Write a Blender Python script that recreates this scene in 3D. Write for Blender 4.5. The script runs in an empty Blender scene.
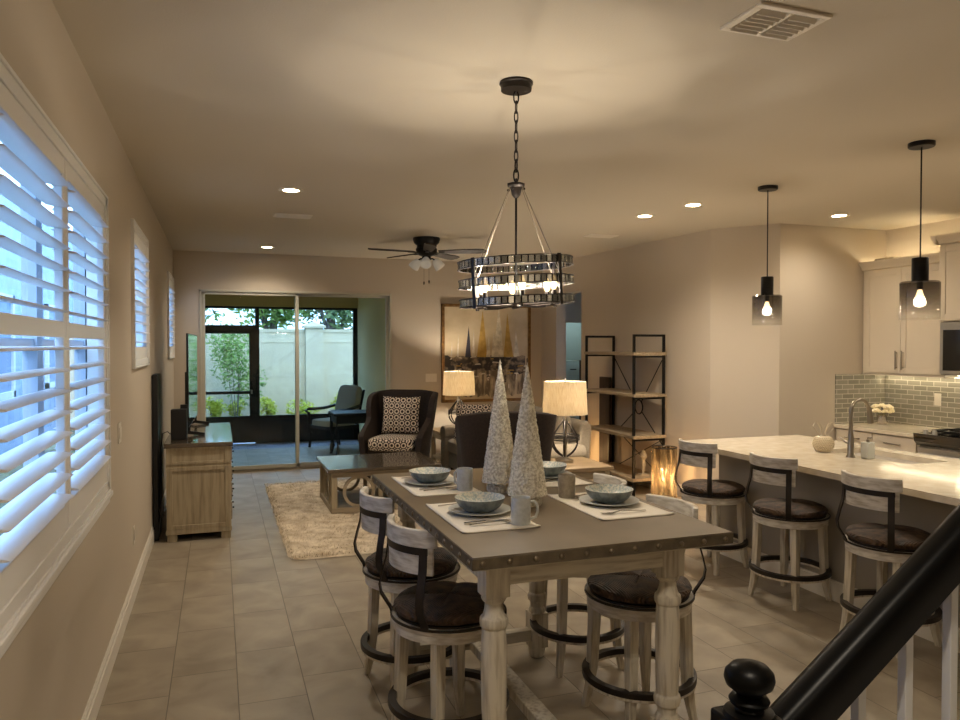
import bpy, bmesh, math, random
from mathutils import Vector, Matrix, noise
random.seed(7)
PI = math.pi
S = bpy.context.scene
C = S.collection
V = Vector

# ---------------------------------------------------------------- materials
def nt(name):
    m = bpy.data.materials.new(name); m.use_nodes = True
    t = m.node_tree
    return m, t, t.nodes['Principled BSDF'], t.nodes['Material Output']

def lin(c):
    return tuple(((x / 255) / 12.92 if x / 255 <= .04045 else ((x / 255 + .055) / 1.055) ** 2.4) for x in c) + (1,)

def mat(name, col, rough=.6, metal=0, col2=None, scale=8, stretch=(1, 1, 1), detail=4, contrast=(.35, .65), bump=0, bscale=None, spec=None, coat=0):
    """procedural material: two own colours mixed by stretched noise, optional bump"""
    m, t, b, o = nt(name)
    c1 = lin(col)
    b.inputs['Base Color'].default_value = c1
    b.inputs['Roughness'].default_value = rough
    b.inputs['Metallic'].default_value = metal
    if spec is not None: b.inputs['Specular IOR Level'].default_value = spec
    if coat:
        b.inputs['Coat Weight'].default_value = coat; b.inputs['Coat Roughness'].default_value = .06
    if col2 or bump:
        tc = t.nodes.new('ShaderNodeTexCoord'); mp = t.nodes.new('ShaderNodeMapping')
        mp.inputs['Scale'].default_value = stretch
        t.links.new(tc.outputs['Object'], mp.inputs['Vector'])
        n = t.nodes.new('ShaderNodeTexNoise'); n.inputs['Scale'].default_value = scale; n.inputs['Detail'].default_value = detail
        t.links.new(mp.outputs['Vector'], n.inputs['Vector'])
        if col2:
            r = t.nodes.new('ShaderNodeValToRGB'); r.color_ramp.elements[0].position = contrast[0]; r.color_ramp.elements[1].position = contrast[1]
            r.color_ramp.elements[0].color = lin(col2); r.color_ramp.elements[1].color = c1
            t.links.new(n.outputs['Fac'], r.inputs['Fac']); t.links.new(r.outputs['Color'], b.inputs['Base Color'])
        if bump:
            n2 = n
            if bscale:
                n2 = t.nodes.new('ShaderNodeTexNoise'); n2.inputs['Scale'].default_value = bscale; n2.inputs['Detail'].default_value = 3
                t.links.new(mp.outputs['Vector'], n2.inputs['Vector'])
            bp = t.nodes.new('ShaderNodeBump'); bp.inputs['Strength'].default_value = bump; bp.inputs['Distance'].default_value = .01
            t.links.new(n2.outputs['Fac'], bp.inputs['Height']); t.links.new(bp.outputs['Normal'], b.inputs['Normal'])
    return m

def emis(name, col, strength):
    m, t, b, o = nt(name)
    b.inputs['Base Color'].default_value = lin(col)
    b.inputs['Emission Color'].default_value = lin(col)
    b.inputs['Emission Strength'].default_value = strength
    return m

def front_fresnel(t, ior):
    """fresnel on the outer faces only, so a thin solid pane does not reflect totally from inside"""
    fr = t.nodes.new('ShaderNodeFresnel'); fr.inputs['IOR'].default_value = ior
    ge = t.nodes.new('ShaderNodeNewGeometry'); iv = t.nodes.new('ShaderNodeMath'); iv.operation = 'SUBTRACT'; iv.inputs[0].default_value = 1; t.links.new(ge.outputs['Backfacing'], iv.inputs[1])
    mu = t.nodes.new('ShaderNodeMath'); mu.operation = 'MULTIPLY'; t.links.new(fr.outputs[0], mu.inputs[0]); t.links.new(iv.outputs[0], mu.inputs[1]); return mu.outputs[0]

def glow_glass(name, col, strength):
    """lit bulb: clear glass that glows and lets the filament's light through"""
    m, t, b, o = nt(name); t.nodes.remove(b)
    tr = t.nodes.new('ShaderNodeBsdfTransparent'); em = t.nodes.new('ShaderNodeEmission'); em.inputs['Color'].default_value = lin(col); em.inputs['Strength'].default_value = strength
    ad = t.nodes.new('ShaderNodeAddShader'); t.links.new(tr.outputs[0], ad.inputs[0]); t.links.new(em.outputs[0], ad.inputs[1]); t.links.new(ad.outputs[0], o.inputs['Surface'])
    return m

def thin_glass(name, tint=(255, 255, 255), ior=1.45, rough=0, refl=None):
    """thin pane: transparent with fresnel reflection"""
    m, t, b, o = nt(name); t.nodes.remove(b)
    tr = t.nodes.new('ShaderNodeBsdfTransparent'); tr.inputs['Color'].default_value = lin(tint)
    gl = t.nodes.new('ShaderNodeBsdfGlossy'); gl.inputs['Roughness'].default_value = rough
    mx = t.nodes.new('ShaderNodeMixShader'); fr = front_fresnel(t, ior)
    if refl is None: t.links.new(fr, mx.inputs['Fac'])
    else: mx.inputs['Fac'].default_value = refl
    t.links.new(tr.outputs[0], mx.inputs[1]); t.links.new(gl.outputs[0], mx.inputs[2]); t.links.new(mx.outputs[0], o.inputs['Surface'])
    return m

def tile_mat():
    m, t, b, o = nt('floor porcelain tile')
    N = t.nodes.new; L = t.links.new
    tc = N('ShaderNodeTexCoord'); sp = N('ShaderNodeSeparateXYZ'); L(tc.outputs['Object'], sp.inputs[0])
    def ma(op, a, b_=None):
        n = N('ShaderNodeMath'); n.operation = op
        for i, v in enumerate((a, b_)):
            if v is None: continue
            if isinstance(v, (int, float)): n.inputs[i].default_value = v
            else: L(v, n.inputs[i])
        return n.outputs[0]
    W, Hh = .32, .63
    cx = ma('DIVIDE', ma('ADD', sp.outputs['X'], 10 * W - .08), W)
    col = ma('FLOOR', cx); fx = ma('FRACT', cx)
    cy = ma('DIVIDE', ma('ADD', ma('SUBTRACT', sp.outputs['Y'], 3.69 - 20 * Hh), ma('MULTIPLY', ma('SUBTRACT', col, 10), -.21)), Hh)
    row = ma('FLOOR', cy); fy = ma('FRACT', cy)
    ex = ma('MULTIPLY', ma('MINIMUM', fx, ma('SUBTRACT', 1, fx)), W)
    ey = ma('MULTIPLY', ma('MINIMUM', fy, ma('SUBTRACT', 1, fy)), Hh)
    e = ma('MINIMUM', ex, ey)
    g = N('ShaderNodeMapRange'); g.inputs['From Min'].default_value = .0012; g.inputs['From Max'].default_value = .0032; L(e, g.inputs['Value'])
    cb = N('ShaderNodeCombineXYZ'); L(col, cb.inputs[0]); L(row, cb.inputs[1])
    wn = N('ShaderNodeTexWhiteNoise'); L(cb.outputs[0], wn.inputs['Vector'])
    ad = N('ShaderNodeVectorMath'); ad.operation = 'MULTIPLY_ADD'; L(wn.outputs['Color'], ad.inputs[0]); ad.inputs[1].default_value = (9, 9, 9); L(tc.outputs['Object'], ad.inputs[2])
    ns = N('ShaderNodeTexNoise'); ns.inputs['Scale'].default_value = 3.5; ns.inputs['Detail'].default_value = 6; ns.inputs['Distortion'].default_value = .6; L(ad.outputs[0], ns.inputs['Vector'])
    r = N('ShaderNodeValToRGB'); r.color_ramp.elements[0].position = .3; r.color_ramp.elements[1].position = .72
    r.color_ramp.elements[0].color = lin((134, 122, 104)); r.color_ramp.elements[1].color = lin((166, 154, 134)); L(ns.outputs['Fac'], r.inputs['Fac'])
    mx = N('ShaderNodeMix'); mx.data_type = 'RGBA'; L(g.outputs[0], mx.inputs['Factor'])
    mx.inputs['A'].default_value = lin((98, 88, 74)); L(r.outputs['Color'], mx.inputs['B'])
    L(mx.outputs['Result'], b.inputs['Base Color'])
    b.inputs['Roughness'].default_value = .42
    bp = N('ShaderNodeBump'); bp.inputs['Strength'].default_value = .4; bp.inputs['Distance'].default_value = .003; L(g.outputs[0], bp.inputs['Height']); L(bp.outputs['Normal'], b.inputs['Normal'])
    return m

def brick_mat(name, c1, c2, mortar, bw, bh, ms=.004, rough=.3, axis='xz', bump=.3, metal=0):
    m, t, b, o = nt(name); N = t.nodes.new; L = t.links.new
    tc = N('ShaderNodeTexCoord'); sp = N('ShaderNodeSeparateXYZ'); cb = N('ShaderNodeCombineXYZ'); L(tc.outputs['Object'], sp.inputs[0])
    L(sp.outputs[axis[0].upper()], cb.inputs[0]); L(sp.outputs[axis[1].upper()], cb.inputs[1])
    br = N('ShaderNodeTexBrick'); br.inputs['Scale'].default_value = 1; br.inputs['Brick Width'].default_value = bw; br.inputs['Row Height'].default_value = bh
    br.inputs['Mortar Size'].default_value = ms; br.inputs['Color1'].default_value = lin(c1); br.inputs['Color2'].default_value = lin(c2); br.inputs['Mortar'].default_value = lin(mortar)
    L(cb.outputs[0], br.inputs['Vector']); L(br.outputs['Color'], b.inputs['Base Color'])
    b.inputs['Roughness'].default_value = rough; b.inputs['Metallic'].default_value = metal
    bp = N('ShaderNodeBump'); bp.invert = True; bp.inputs['Strength'].default_value = bump; bp.inputs['Distance'].default_value = .003
    L(br.outputs['Fac'], bp.inputs['Height']); L(bp.outputs['Normal'], b.inputs['Normal'])
    return m

def ring_fabric(name, axis, cell=.074):
    """dark cloth with pale interlaced rings"""
    m, t, b, o = nt(name); N = t.nodes.new; L = t.links.new
    tc = N('ShaderNodeTexCoord'); sp = N('ShaderNodeSeparateXYZ'); cb = N('ShaderNodeCombineXYZ'); L(tc.outputs['Object'], sp.inputs[0])
    L(sp.outputs[axis[0].upper()], cb.inputs[0])
    sb = N('ShaderNodeMath'); sb.operation = 'SUBTRACT'; L(sp.outputs['Z'], sb.inputs[0])
    if axis == 'xy': L(sp.outputs['Y'], sb.inputs[1])
    else: sb.inputs[1].default_value = 0
    L(sb.outputs[0], cb.inputs[1])
    def vm(op, a, v=None):
        n = N('ShaderNodeVectorMath'); n.operation = op; L(a, n.inputs[0])
        if v is not None: n.inputs[1].default_value = v
        return n
    k = 1 / cell
    s = vm('MULTIPLY', cb.outputs[0], (k, k, 0)); out = None
    for off in ((0, 0, 0), (.5, .5, 0)):
        a = vm('ADD', s.outputs[0], off); f = vm('FRACTION', a.outputs[0]); d = vm('SUBTRACT', f.outputs[0], (.5, .5, 0)); ln = vm('LENGTH', d.outputs[0])
        c = N('ShaderNodeMath'); c.operation = 'COMPARE'; L(ln.outputs['Value'], c.inputs[0]); c.inputs[1].default_value = .34 if off[0] == 0 else .0; c.inputs[2].default_value = .105 if off[0] == 0 else .13
        if out is None: out = c.outputs[0]
        else:
            mx = N('ShaderNodeMath'); mx.operation = 'MAXIMUM'; L(out, mx.inputs[0]); L(c.outputs[0], mx.inputs[1]); out = mx.outputs[0]
    mi = N('ShaderNodeMix'); mi.data_type = 'RGBA'; L(out, mi.inputs['Factor']); mi.inputs['A'].default_value = lin((46, 32, 32)); mi.inputs['B'].default_value = lin((232, 218, 200))
    L(mi.outputs['Result'], b.inputs['Base Color']); b.inputs['Roughness'].default_value = .9
    return m

def weave_mat():
    """woven rush seat: strands run square round the centre and meet on the diagonals"""
    m, t, b, o = nt('dark woven rush'); N = t.nodes.new; L = t.links.new
    tc = N('ShaderNodeTexCoord'); sp = N('ShaderNodeSeparateXYZ'); L(tc.outputs['Object'], sp.inputs[0])
    def ma(op, a, b_=None):
        n = N('ShaderNodeMath'); n.operation = op
        for i, v in enumerate((a, b_)):
            if v is None: continue
            if isinstance(v, (int, float)): n.inputs[i].default_value = v
            else: L(v, n.inputs[i])
        return n.outputs[0]
    d = ma('MAXIMUM', ma('ABSOLUTE', sp.outputs['X']), ma('ABSOLUTE', sp.outputs['Y']))
    w = ma('SINE', ma('MULTIPLY', d, 620))
    ns = N('ShaderNodeTexNoise'); ns.inputs['Scale'].default_value = 22; ns.inputs['Detail'].default_value = 5; L(tc.outputs['Object'], ns.inputs['Vector'])
    r = N('ShaderNodeValToRGB'); r.color_ramp.elements[0].position = .35; r.color_ramp.elements[1].position = .75
    r.color_ramp.elements[0].color = lin((38, 27, 20)); r.color_ramp.elements[1].color = lin((104, 78, 56)); L(ns.outputs['Fac'], r.inputs['Fac'])
    L(r.outputs['Color'], b.inputs['Base Color']); b.inputs['Roughness'].default_value = .6
    bp = N('ShaderNodeBump'); bp.inputs['Strength'].default_value = .7; bp.inputs['Distance'].default_value = .004; L(w, bp.inputs['Height']); L(bp.outputs['Normal'], b.inputs['Normal'])
    return m

def leaf_mat(name, c1, c2):
    m, t, b, o = nt(name); N = t.nodes.new; L = t.links.new
    tc = N('ShaderNodeTexCoord'); ns = N('ShaderNodeTexNoise'); ns.inputs['Scale'].default_value = 5; L(tc.outputs['Object'], ns.inputs['Vector'])
    r = N('ShaderNodeValToRGB'); r.color_ramp.elements[0].position = .35; r.color_ramp.elements[1].position = .65; r.color_ramp.elements[0].color = lin(c1); r.color_ramp.elements[1].color = lin(c2)
    L(ns.outputs['Fac'], r.inputs['Fac']); L(r.outputs['Color'], b.inputs['Base Color']); b.inputs['Roughness'].default_value = .6
    tl = N('ShaderNodeBsdfTranslucent'); L(r.outputs['Color'], tl.inputs['Color']); mx = N('ShaderNodeMixShader'); mx.inputs['Fac'].default_value = .35
    L(b.outputs[0], mx.inputs[1]); L(tl.outputs[0], mx.inputs[2]); L(mx.outputs[0], o.inputs['Surface'])
    return m

def shade_mat():
    m, t, b, o = nt('linen lamp shade'); N = t.nodes.new; L = t.links.new
    tc = N('ShaderNodeTexCoord'); mp = N('ShaderNodeMapping'); mp.inputs['Scale'].default_value = (1, 1, .06); L(tc.outputs['Object'], mp.inputs[0])
    ns = N('ShaderNodeTexNoise'); ns.inputs['Scale'].default_value = 210; L(mp.outputs[0], ns.inputs['Vector'])
    r = N('ShaderNodeValToRGB'); r.color_ramp.elements[0].color = lin((222, 206, 176)); r.color_ramp.elements[1].color = lin((246, 236, 214)); r.color_ramp.elements[0].position = .3; r.color_ramp.elements[1].position = .6
    L(ns.outputs['Fac'], r.inputs['Fac']); L(r.outputs['Color'], b.inputs['Base Color']); b.inputs['Roughness'].default_value = .9
    tl = N('ShaderNodeBsdfTranslucent'); L(r.outputs['Color'], tl.inputs['Color']); mx = N('ShaderNodeMixShader'); mx.inputs['Fac'].default_value = .6
    L(b.outputs[0], mx.inputs[1]); L(tl.outputs[0], mx.inputs[2]); L(mx.outputs[0], o.inputs['Surface'])
    return m

def smoke_glass():
    """pendant glass: mirrored smoke at the top fading to clear at the rim"""
    m, t, b, o = nt('smoked ombre glass'); N = t.nodes.new; L = t.links.new; t.nodes.remove(b)
    tc = N('ShaderNodeTexCoord'); sp = N('ShaderNodeSeparateXYZ'); L(tc.outputs['Object'], sp.inputs[0])
    mr = N('ShaderNodeMapRange'); mr.inputs['From Min'].default_value = -1.06; mr.inputs['From Max'].default_value = -.85; L(sp.outputs['Z'], mr.inputs['Value'])
    r = N('ShaderNodeValToRGB'); r.color_ramp.elements[0].color = (.93, .93, .92, 1); r.color_ramp.elements[1].color = (.55, .53, .51, 1); L(mr.outputs[0], r.inputs['Fac'])
    tr = N('ShaderNodeBsdfTransparent'); L(r.outputs['Color'], tr.inputs['Color'])
    gl = N('ShaderNodeBsdfGlossy'); gl.inputs['Roughness'].default_value = .03; gl.inputs['Color'].default_value = (.8, .8, .8, 1)
    fr = front_fresnel(t, 1.45); mx = N('ShaderNodeMixShader')
    L(fr, mx.inputs['Fac']); L(tr.outputs[0], mx.inputs[1]); L(gl.outputs[0], mx.inputs[2]); L(mx.outputs[0], o.inputs['Surface'])
    return m

def mottled_glass():
    m, t, b, o = nt('mottled amber glass'); N = t.nodes.new; L = t.links.new; t.nodes.remove(b)
    tc = N('ShaderNodeTexCoord'); mp = N('ShaderNodeMapping'); mp.inputs['Scale'].default_value = (1, 1, .16); L(tc.outputs['Object'], mp.inputs[0])
    ns = N('ShaderNodeTexNoise'); ns.inputs['Scale'].default_value = 26; ns.inputs['Detail'].default_value = 3; ns.inputs['Distortion'].default_value = .8; L(mp.outputs[0], ns.inputs['Vector'])
    r = N('ShaderNodeValToRGB'); r.color_ramp.elements[0].color = (.22, .17, .12, 1); r.color_ramp.elements[1].color = (1, .96, .88, 1); r.color_ramp.elements[0].position = .38; r.color_ramp.elements[1].position = .6
    L(ns.outputs['Fac'], r.inputs['Fac'])
    tr = N('ShaderNodeBsdfTransparent'); L(r.outputs['Color'], tr.inputs['Color'])
    tl = N('ShaderNodeBsdfTranslucent'); tl.inputs['Color'].default_value = lin((205, 185, 150))
    gl = N('ShaderNodeBsdfGlossy'); gl.inputs['Roughness'].default_value = .15
    m1 = N('ShaderNodeMixShader'); m1.inputs['Fac'].default_value = .14; m2 = N('ShaderNodeMixShader'); m2.inputs['Fac'].default_value = .08
    L(tr.outputs[0], m1.inputs[1]); L(tl.outputs[0], m1.inputs[2]); L(m1.outputs[0], m2.inputs[1]); L(gl.outputs[0], m2.inputs[2]); L(m2.outputs[0], o.inputs['Surface'])
    return m

W = {}
W['wall'] = mat('greige wall paint', (196, 184, 166), .85, bump=.08, scale=180)
W['ceil'] = mat('flat ceiling paint', (204, 194, 176), .95, bump=.12, scale=120)
W['trim'] = mat('white trim paint', (222, 216, 204), .45)
W['dframe'] = mat('almond door frame', (188, 184, 166), .5)
W['shut'] = mat('white shutter paint', (232, 230, 226), .4)
W['tile'] = tile_mat()
W['wash'] = mat('whitewashed wood', (206, 198, 180), .6, col2=(160, 148, 128), scale=6, stretch=(9, 9, .8), contrast=(.28, .55), bump=.1)
W['washh'] = mat('whitewashed wood along the board', (206, 198, 180), .6, col2=(158, 146, 126), scale=6, stretch=(.8, 9, 9), contrast=(.28, .55), bump=.1)
W['backw'] = mat('whitewashed bent wood', (214, 208, 196), .55, col2=(172, 162, 144), scale=7, stretch=(2, 2, 10), contrast=(.3, .6))
W['rush'] = weave_mat()
W['bronze'] = mat('dark bronze metal', (46, 38, 33), .45, .35, col2=(32, 26, 22), scale=14)
W['black'] = mat('black metal', (24, 22, 21), .42, .5)
W['bplast'] = mat('black plastic', (16, 16, 17), .4)
W['top'] = mat('taupe metal table top', (112, 97, 74), .42, .0, col2=(98, 83, 62), scale=3.5, detail=6, coat=.25)
W['edge'] = mat('aged metal table edge', (98, 86, 66), .5, 0, col2=(70, 60, 46), scale=18)
W['rivet'] = mat('rivet metal', (120, 108, 90), .32, .8)
W['drift'] = mat('driftwood finish', (166, 152, 126), .65, col2=(134, 120, 96), scale=5, stretch=(8, 8, .7), contrast=(.25, .6), bump=.12)
W['drifth'] = mat('driftwood finish along', (160, 146, 122), .65, col2=(128, 112, 90), scale=5, stretch=(.7, 8, 8), contrast=(.25, .6), bump=.12)
W['dtop'] = mat('dark stained wood top', (92, 80, 66), .22, 0, col2=(70, 60, 48), scale=5, stretch=(1, 9, 1), coat=.5)
W['plank'] = mat('weathered shelf plank', (172, 154, 126), .7, col2=(130, 112, 88), scale=5, stretch=(8, .7, 8), contrast=(.25, .65))
W['dwood'] = mat('dark brown wood', (58, 40, 30), .5, col2=(34, 24, 18), scale=6, stretch=(6, 6, .8))
W['chair'] = mat('dark brown chair cloth', (50, 38, 32), .8, col2=(38, 29, 24), scale=60, bump=.2)
W['etab'] = mat('worn brown tabletop', (142, 120, 90), .6, col2=(112, 92, 66), scale=5, stretch=(.7, 8, 8))
W['sofa'] = mat('oatmeal sofa cloth', (150, 139, 122), .95, col2=(136, 125, 108), scale=90, bump=.25)
W['ringxz'] = ring_fabric('ring print cloth upright', 'xz')
W['ringxy'] = ring_fabric('ring print cloth flat', 'xy')
W['rug'] = mat('cream shag pile', (226, 212, 188), .95, col2=(188, 170, 144), scale=9, detail=6, bump=.6, bscale=70)
W['steel'] = mat('brushed steel', (176, 172, 164), .38, .7)
W['nickel'] = mat('brushed nickel', (158, 150, 136), .32, 1)
W['basin'] = mat('satin dark steel', (66, 60, 50), .45, .6)
W['silver'] = mat('silver cutlery', (200, 196, 190), .18, 1)
W['quartz'] = mat('cream quartz', (226, 214, 192), .16, col2=(206, 192, 168), scale=12, detail=8, contrast=(.3, .7), coat=.3)
W['cab'] = mat('cream cabinet paint', (216, 204, 184), .42)
W['isl'] = mat('grey island paint', (150, 142, 130), .6)
W['ceramic'] = mat('pale grey ceramic', (196, 198, 194), .3, col2=(180, 182, 178), scale=60, coat=.3)
W['ceramic2'] = mat('beige stoneware', (178, 166, 146), .5, col2=(156, 146, 128), scale=60)
W['bowl'] = mat('crackled blue grey glaze', (124, 132, 128), .35, col2=(88, 96, 96), scale=30, contrast=(.4, .6), coat=.2)
W['bowlin'] = mat('speckled glaze', (208, 204, 188), .3, col2=(158, 170, 168), scale=110, detail=3, contrast=(.42, .58), coat=.3)
W['cloth'] = mat('cream placemat cloth', (222, 214, 198), .95, bump=.3, scale=300)
W['glit'] = mat('silver champagne mosaic', (246, 240, 222), .32, .12, col2=(198, 188, 164), scale=85, detail=2, contrast=(.38, .6), bump=.5, bscale=190)
W['gloss'] = mat('glossy black paint', (6, 6, 6), .36, spec=.12)
W['glossw'] = mat('white baluster paint', (182, 182, 182), .4)
W['white'] = mat('white plastic', (226, 218, 204), .4)
W['glass'] = thin_glass('clear pane', (246, 250, 250), 1.08)
W['dglass'] = thin_glass('door pane', (236, 243, 243), 1.5)
W['cglass'] = thin_glass('clear bulb glass', (255, 246, 230), 1.35)
W['smoke'] = smoke_glass()
W['mott'] = mottled_glass()
W['frost'] = emis('frosted fan glass', (196, 188, 172), .12)
W['shade'] = shade_mat()
W['bulb'] = glow_glass('glowing bulb', (255, 214, 150), 1.6)
W['bulb2'] = glow_glass('glowing lamp bulb', (255, 206, 140), 2)
W['can'] = emis('glowing downlight lens', (255, 226, 178), 30)
W['led'] = emis('glowing led strip', (255, 238, 200), 14)
W['bsub'] = brick_mat('grey green glass subway tile', (150, 146, 134), (132, 128, 116), (196, 190, 176), .152, .05, .0035, .18, 'xz')
W['bsub2'] = brick_mat('grey green glass subway tile side', (150, 146, 134), (132, 128, 116), (196, 190, 176), .152, .05, .0035, .18, 'yz')
def seeded():
    m, t, b, o = nt('seeded mercury glass segments'); N = t.nodes.new; L = t.links.new
    tc = N('ShaderNodeTexCoord'); sp = N('ShaderNodeSeparateXYZ'); L(tc.outputs['Object'], sp.inputs[0])
    at = N('ShaderNodeMath'); at.operation = 'ARCTAN2'; L(sp.outputs['Y'], at.inputs[0]); L(sp.outputs['X'], at.inputs[1])
    cb = N('ShaderNodeCombineXYZ'); L(at.outputs[0], cb.inputs[0]); L(sp.outputs['Z'], cb.inputs[1])
    br = N('ShaderNodeTexBrick'); br.inputs['Scale'].default_value = 1; br.inputs['Brick Width'].default_value = .11; br.inputs['Row Height'].default_value = 3; br.inputs['Mortar Size'].default_value = .012
    br.inputs['Color1'].default_value = (.72, .70, .64, 1); br.inputs['Color2'].default_value = (.16, .155, .14, 1); br.inputs['Mortar'].default_value = (.03, .03, .03, 1); L(cb.outputs[0], br.inputs['Vector'])
    ns = N('ShaderNodeTexNoise'); ns.inputs['Scale'].default_value = 130; L(tc.outputs['Object'], ns.inputs['Vector']); bp = N('ShaderNodeBump'); bp.inputs['Strength'].default_value = .5; bp.inputs['Distance'].default_value = .004; L(ns.outputs['Fac'], bp.inputs['Height'])
    tr = N('ShaderNodeBsdfTransparent'); L(br.outputs['Color'], tr.inputs['Color']); tl = N('ShaderNodeBsdfTranslucent'); L(br.outputs['Color'], tl.inputs['Color'])
    gl = N('ShaderNodeBsdfGlossy'); gl.inputs['Roughness'].default_value = .12; L(br.outputs['Color'], gl.inputs['Color']); L(bp.outputs['Normal'], gl.inputs['Normal'])
    m1 = N('ShaderNodeMixShader'); m1.inputs['Fac'].default_value = .04; L(tr.outputs[0], m1.inputs[1]); L(tl.outputs[0], m1.inputs[2])
    m2 = N('ShaderNodeMixShader'); m2.inputs['Fac'].default_value = .28; L(m1.outputs[0], m2.inputs[1]); L(gl.outputs[0], m2.inputs[2]); t.nodes.remove(b); L(m2.outputs[0], o.inputs['Surface']); return m
W['seed'] = seeded()
W['mosaic'] = brick_mat('antique mirror segments', (150, 144, 130), (96, 90, 80), (30, 26, 22), .045, .2, .004, .22, 'xz', .2, .85)
W['paver'] = brick_mat('blue grey pavers', (160, 156, 164), (124, 122, 132), (100, 100, 108), .3, .15, .006, .45, 'xy', .5)
W['stucco'] = mat('tan stucco', (236, 214, 160), .95, bump=.4, scale=60)
W['soff'] = mat('tan soffit', (222, 192, 134), .9)
W['mesh'] = thin_glass('insect screen mesh', (226, 228, 226), 1.05)
W['pwall'] = mat('pale precast wall', (206, 194, 166), .9, col2=(196, 184, 158), scale=3, bump=.1)
W['scr'] = mat('black screen frame', (22, 27, 28), .5, .1)
W['kick'] = mat('dark kick panel', (28, 38, 42), .35, .1)
W['patio'] = mat('dark patio furniture', (28, 30, 32), .5)
W['pcush'] = mat('grey patio cushion', (176, 166, 148), .9)
W['soil'] = mat('garden mulch and grass', (110, 112, 70), .95, col2=(74, 66, 48), scale=7)
W['leafy'] = leaf_mat('yellow green leaves', (170, 180, 50), (225, 226, 110))
W['leafl'] = leaf_mat('light green leaves', (96, 134, 62), (168, 192, 110))
W['leafd'] = leaf_mat('mid green leaves', (70, 100, 62), (140, 158, 104))
W['bark'] = mat('grey bark', (120, 112, 108), .9, col2=(84, 76, 70), scale=6)
W['house'] = mat('pale blue siding', (138, 158, 184), .8, col2=(128, 148, 176), scale=4)
W['hpane'] = mat('pale window pane', (104, 128, 160), .55)
W['housew'] = mat('white house trim', (186, 196, 208), .7)
W['teal'] = mat('pale teal paint with daylight tint', (178, 190, 182), .6)  # paint colour also carries the cool daylight of the back room
W['canvas'] = mat('painted canvas', (206, 190, 160), .85, col2=(188, 170, 138), scale=3.5, detail=6)
W['seap'] = mat('blotched dark paint', (150, 134, 112), .7, col2=(44, 40, 42), scale=11, detail=5, contrast=(.46, .62))
W['refl'] = mat('streaked reflection paint', (190, 174, 146), .8, col2=(104, 92, 78), scale=9, stretch=(2, 1, .45), detail=5, contrast=(.42, .6))
W['gold'] = mat('gold sail paint', (196, 160, 84), .7, col2=(170, 136, 64), scale=14)
W['wsail'] = mat('white sail paint', (232, 224, 206), .7, col2=(186, 178, 160), scale=14)
W['nsail'] = mat('navy sail paint', (52, 52, 66), .7)
W['gframe'] = mat('antique gold frame', (142, 106, 60), .45, .4, col2=(108, 78, 42), scale=20)
W['flower'] = mat('cream petals', (244, 232, 196), .8)
W['twig'] = mat('pale twig', (190, 176, 150), .6)
W['soap'] = mat('pale blue soap', (188, 190, 182), .25, coat=.3)
W['screen'] = mat('dark glossy screen', (6, 7, 8), .05, coat=1)
W['shell'] = mat('beaded pearl ceramic', (214, 200, 172), .35)

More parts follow.
